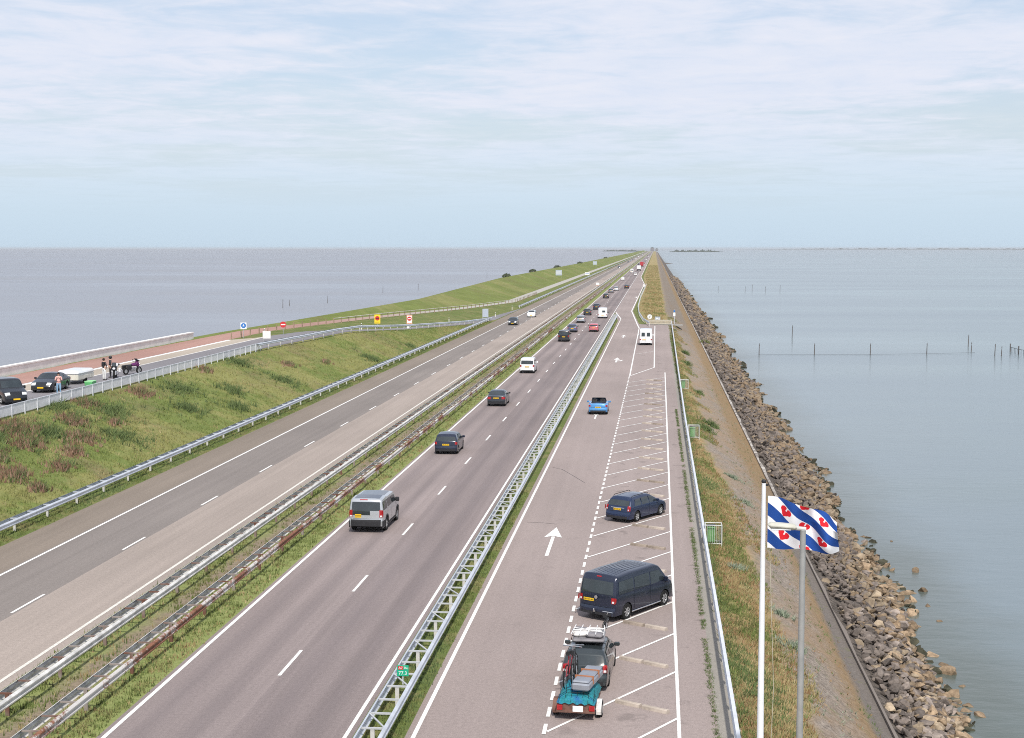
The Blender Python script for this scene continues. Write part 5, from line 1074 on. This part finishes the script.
for cx_, cy_, r_ in clump:
    for q in range(int(95 * r_ * r_)):
        a = rng.uniform(0, 6.3); rr2 = r_ * abs(rng.normal()) * .42; x = cx_ + math.cos(a) * rr2 * .8; y = cy_ + math.sin(a) * rr2 * 1.6
        if x < -33.5: (dp if rng.random() < .75 else gp).append((x, y, zground(x, y)))
blades('dock_patches', dp, .42, .18, 8, [M_dock], 'patches of reddish-brown dried dock stems on the left grass bank', 'weeds')
for cx_, cy_, r_ in [(-40.5, 84, 2.2), (-41.3, 97, 1.6), (-36.5, 96, 1.3), (-39.5, 118, 1.8), (-37, 112, 1.3), (-35.2, 120, 1.0), (-41, 140, 1.4), (-36.5, 140, 1.2), (-34.5, 175, 1.2), (-33.8, 200, 1.0), (-39, 90, 1.4), (-39.5, 102, 1.5), (-37.5, 126, 1.2)]:
    for q in range(int(80 * r_)):
        a = rng.uniform(0, 6.3); rr2 = r_ * abs(rng.normal()) * .7; x = cx_ + math.cos(a) * rr2; y = cy_ + math.sin(a) * rr2 * 1.8
        if x < -33.4: gp.append((x, y, zground(x, y)))
blades('leafy_weeds', gp, .5, .22, 8, [M_leaf], 'dark green leafy weeds in clumps on the left grass bank', 'weeds', lean=1.3)
blades('median_grass', scat(10000, 40, 260, lambda Y: -21.05, lambda Y: -16.4, ok=lambda x, Y: abs(x + 18.9) >.6 + .5 * math.sin(Y * .3 + x) or rng.random() < .4), .20, .16, 6, [M_verge, M_straw, M_orange, M_leaf], 'short green and straw grass growing under the median guard rails', miw=[.77, .12, .04, .07])
blades('divider_grass', scat(3000, 38, 85, lambda Y: -8.6, lambda Y: -7.3), .16, .12, 6, [M_verge, M_leaf], 'fresh green grass growing through the ladder-like guard rail', miw=[.8, .2])
blades('roadside_grass', scat(4500, 60, 280, lambda Y: float(lines(Y)[7][0]) - .1, lambda Y: -31.5), .22, .15, 6, [M_verge, M_leaf], 'strip of dark green grass under the left guard rail', miw=[.6, .4])
def bank_ok(x, Y):
    n_ = math.sin(x * 1.9 + Y * .21) + math.sin(Y * .53 + x) * .7 + math.sin(Y * .11) * .6; return (x < 5.1 + .6 * n_ + max(0, 60 - Y) * .03 - .9 * min(1, max(0, (Y - 80) / 30))) and rng.random() < (1.0 if x < 4.4 else .6)
blades('lake_bank_grass', scat(12000, 38, 300, lambda Y: 2.65, lambda Y: 6.6, ok=bank_ok), .19, .18, 8, [M_verge, M_orange, M_straw, M_leaf], 'dry orange and green grass on the lake-side bank behind the pale rail', lean=.9, miw=[.34, .28, .26, .12])
blades('lake_bank_dry_grass', scat(5000, 276, 1200, lambda Y: rlines(Y)[0][0] + .8, lambda Y: 2.1), .5, .5, 7, [M_verge, M_orange, M_straw], 'tall straw-coloured grass on the lake bank beyond the bays', miw=[.30, .25, .45])
wp_ = [(1.95 + rng.normal() * .035 + (.04 if y > 60 else 0), y, 0) for y in rng.uniform(38, 130, 2600) if math.sin(y * .9) + math.sin(y * 2.3 + 1) + math.sin(y * .31) > -1.5]
blades('pavement_weeds', wp_, .10, .05, 6, [M_leaf], 'line of small green weeds growing in the pavement joint before the pale rail', 'weeds', lean=1.6)
blades('rail_foot_weeds', [(2.62 + abs(rng.normal()) * .15, y, -.02) for y in rng.uniform(40, 240, 1500)], .28, .14, 6, [M_leaf, M_verge], 'green weeds along the foot of the pale lake-side rail', 'weeds', lean=1.0, miw=[.6, .4])
blades('slope_weeds', scat(900, 40, 200, lambda Y: 5.5, lambda Y: 8.0), .14, .12, 5, [M_leaf, M_orange, M_kale], 'sparse low weeds in the joints of the stone-pitched slope', 'weeds', lean=1.3, miw=[.4, .3, .3])
# single plants on the lake bank
def plant(x, y, r_, h, mat, label, name='wild_plant'):
    n_ = int(25 + 55 * r_); a = rng.uniform(0, 6.28, n_); q = abs(rng.normal(0, .5, n_)) * r_; pts = [(x + math.cos(b) * c_, y + math.sin(b) * c_, zground(x + math.cos(b) * c_, y) + .1 * h) for b, c_ in zip(a, q)]
    o = blades(name, pts, h * .8, .12, 7, [mat], label, 'plant', lean=1.5, kind=None); o['group'] = 'leafy plants on the lake bank'; return o
for x, y, r_, h, mt, lab in ((3.9, 66, .45, .35, M_kale, 'pale grey-green leafy plant right of the nearest caged bin'), (5.4, 60.5, .5, .3, M_kale, 'pale leafy plant on the stones left of the lamp post top'), (5.5, 55.5, .55, .35, M_kale, 'larger grey-green plant between the flagpole and the lamp post'),
        (4.3, 118, .8, .6, M_leaf, 'dark green bush on the bank beside the second caged bin'), (4.9, 124, .9, .55, M_leaf, 'broader dark green bush just beyond the first dark bush'), (4.6, 150, .6, .5, M_leaf, 'dark green bush near the farthest caged bin'), (4.2, 185, .7, .6, M_leaf, 'green bush on the bank well beyond the farthest caged bin'),
        (5.6, 88, .55, .3, M_kale, 'pale grey-green plant on the stone slope above the flag'), (5.3, 97, .6, .3, M_kale, 'pale grey-green plant on the stone slope farther up from the flag'), (4.4, 205, .6, .7, M_leaf, 'small green bush near the end of the pale rail'), (9.2, 262, .9, .9, M_verge, 'bright green bush growing among the shore rocks'), (3.3, 46.5, .3, .25, M_leaf, 'small green plant by the rail foot left of the flagpole')):
    plant(x, y, r_, h, mt, lab)
# low dark bushes on the crest
def bush(x, y, rx, ry, rz_, label):
    root = empty('crest_bush', (x, y, float(lines(y)[2][1]) - .2), 0, label, 'bush', 'low dark bushes on the dyke crest')
    n_ = 260; d = rng.normal(size=(n_, 3)); d /= np.linalg.norm(d, axis=1)[:, None]; d[:, 2] = abs(d[:, 2]); d *= rng.uniform(.6, 1.05, (n_, 1)); pts = d * np.array([rx, ry, rz_])
    m = MB()
    for p in pts:
        t = rng.normal(size=(3, 3)) * .22; m.add([p + t[0], p + t[1], p + t[2]], [(0, 1, 2)])
    m.build('leaves', M_bush, root); m = MB()
    for q in range(5): m.tube([(0, (q - 2) * ry * .3, -.3), ((q - 2) * rx * .2, (q - 2) * ry * .35, rz_ * .7)], [.08, .03], 5)
    m.build('stems', M_wood, root)
M_bush = flat('dark_bush', (.07, .085, .05), .9, .1, var=.3)
for x, y, rx, ry, rz_, lab in ((-51.5, 505, 1.2, 9, 1.0, 'nearest long low dark bush on the dyke crest'), (-51.2, 610, 1.2, 11, 1.2, 'second low dark bush along the dyke crest'), (-51, 760, 1.4, 16, 1.2, 'third low dark bush along the dyke crest'), (-50.5, 985, 1.6, 26, 1.2, 'farther dark bush strip on the dyke crest'), (-50.8, 1500, 1.6, 40, 1.3, 'farthest dark bush strip on the dyke crest')):
    bush(x, y, rx, ry, rz_, lab)

# ------------------------------------------------------------------ stakes in the water
M_stake = flat('dark_wet_wood', (.12, .11, .105), .9, .1, var=.2); M_mesh = flat('net_twine', (.12, .13, .14), .9, .1)
def stake(x, y, h, lab, tilt=0, r_=.085, grp='fishing stakes standing in the water'):
    m = MB(); m.tube([(0, 0, -1.0), (tilt * .5, 0, h * .5), (tilt, 0, h)], [r_, r_ * .85, r_ * .6], 7); m.tube([(tilt * .8 - .05, 0, h * .82), (tilt * .85 + .05, 0, h * .85)], r_ * 1.1, 7); o = m.build('fishing_stake', M_stake); o.location = (x, y, -4); tag(o, lab, 'stake', grp)
row = [(18.0, 252.5, 'fishing stake nearest the shore in the long row on the lake'), (27.5, 253.5, 'second fishing stake from the shore in the long row'), (37.1, 254.4, 'third fishing stake from the shore in the long row'), (47.1, 257, 'fourth fishing stake from the shore in the long row')]
for x, y, l_ in row: stake(x, y, 2.0, l_, .05)
for x, y, h, l_ in ((58.25, 276.9, 2.3, 'taller back stake of the close pair right of the long row'), (55.98, 263.5, 1.8, 'shorter front stake of the close pair right of the long row'), (56.3 + 1.6, 254, 2.1, 'left one of two stakes side by side left of the net pen'), (59.0, 254, 1.7, 'right one of two stakes side by side left of the net pen'), (28.1, 301, 2.6, 'lone stake standing behind the long row on the lake'),
                  (27.1, 629, 2.2, 'left stake of the faint far row on the lake'), (37.7, 615, 2.4, 'far stake next after the left one of the faint row'), (41.6, 630, 2.8, 'middle stake of the faint far row on the lake'), (46.1, 616, 2.4, 'one of the close stakes at the right of the faint far row'), (52.3, 617, 3.0, 'rightmost stake of the faint far row on the lake')): stake(x, y, h, l_, .1)
root = empty('fishing_net', (18, 252.5, -4), 0, 'net line stretched low over the water along the long row of stakes', 'net'); m = MB()
m.tube([(0, 0, .12), (9.5, 1, .10), (19.1, 1.9, .10), (29.1, 4.5, .12), (38, 8, .12)], .018, 4); m.build('head_rope', M_mesh, root)
root = empty('net_pen', (62.9, 264.2, -4), 0, 'netted stake pen on the water at the right edge of the photo', 'net pen')
pts = [(0, 0), (.0, -6), (1, -12), (5, -10), (9, -4)]
for x, y in pts: m = MB(); m.tube([(x, y, -1), (x, y, 1.5)], .1, 6); m.build('stake', M_stake, root)
m = MB()
for a, b in zip(pts, pts[1:]):
    m.tube([(*a, .9), (*b, .9)], .04, 4)
    for q in range(6): t = q / 6; m.tube([(a[0] + (b[0] - a[0]) * t, a[1] + (b[1] - a[1]) * t, .0), (a[0] + (b[0] - a[0]) * t, a[1] + (b[1] - a[1]) * t, .9)], .03, 4)
m.build('netting', M_mesh, root)
for x, y, h, l_ in ((-113.8, 437, 2.8, 'nearest stake standing in the sea on the left'), (-115.5, 452, 2.0, 'thin stake just left of the nearest sea stake'), (-109.1, 478, 2.4, 'second lone stake in the sea on the left'), (-110.9, 587, 2.8, 'third lone stake in the sea farther out'), (-103.5, 631, 2.8, 'fourth lone stake in the sea farther out'), (-102.8, 888, 3.4, 'farthest stake in the sea near the green dyke crest')):
    stake(x, y, h, l_,   .1, .10, 'stakes standing in the sea')

# ------------------------------------------------------------------ far shore
M_shore = flat('far_shore_green', (.06, .075, .06), .95, .05, var=.3, scale=.01)
def shore(name, pts, hmin, hmax, lab=None, n_=160, th=60):
    m = MB(); rows = []
    for i in range(n_ + 1):
        t = i / n_ * (len(pts) - 1); j = min(int(t), len(pts) - 2); f = t - j; x = pts[j][0] * (1 - f) + pts[j + 1][0] * f; y = pts[j][1] * (1 - f) + pts[j + 1][1] * f
        e = min(1, 6 * min(i, n_ - i) / n_); h = (hmin + (hmax - hmin) * max(0, .5 + .35 * math.sin(i * .55) + .3 * math.sin(i * 1.7 + 1) + random.uniform(-.3, .3))) * e
        rows.append([(x, y - th, -4.2), (x, y - th * .3, -4 + h), (x, y + th * .3, -4 + h * .9), (x, y + th, -4.2)])
    m.grid(rows); o = m.build(name, M_shore); return o
shore('far_land', [(60, 6900), (330, 6900)], 2.5, 6, n_=60)['kind'] = 'structure'
tag(shore('distant_wood', [(62, 6850), (300, 6850)], 4, 11, n_=90, th=25), 'far-off dark clumps of trees on the island ahead right of the road', 'trees', kind='stuff')
shore('far_coast', [(1150, 19500), (4200, 18000), (6300, 16000)], 5, 16, n_=300)['kind'] = 'structure'
shore('far_land', [(-300, 8200), (-60, 7600)], 5, 9, n_=50)['kind'] = 'structure'
for x, y, w_, h, lab in ((-12, 6700, 18, 16, 'distant grey building straddling the end of the road'), (8, 6750, 12, 11, 'smaller distant building right of the one at the end of the road')):
    root = empty('distant_building', (x, y, 0), 0, lab, 'building'); m = MB(); m.box((0, 0, h / 2), (w_, 12, h)); m.build('wall', M_case, root); m = MB(); m.box((0, 0, h + 1), (w_ * .8, 10, 2), taper=.5); m.build('roof', M_shore, root)

# ------------------------------------------------------------------ air
hm = bpy.data.materials.new('haze'); hm.use_nodes = True; t = hm.node_tree; t.nodes.clear(); ho = t.nodes.new('ShaderNodeOutputMaterial'); hv = t.nodes.new('ShaderNodeVolumePrincipled')
hv.inputs['Color'].default_value = (.97, .985, 1, 1); hv.inputs['Density'].default_value = .00005; hv.inputs['Anisotropy'].default_value = 0.2; t.links.new(hv.outputs[0], ho.inputs['Volume'])
m = MB(); m.box((0, 12500, 5.5), (51000, 26000, 26)); o = m.build('haze', hm); o['kind'] = 'stuff'
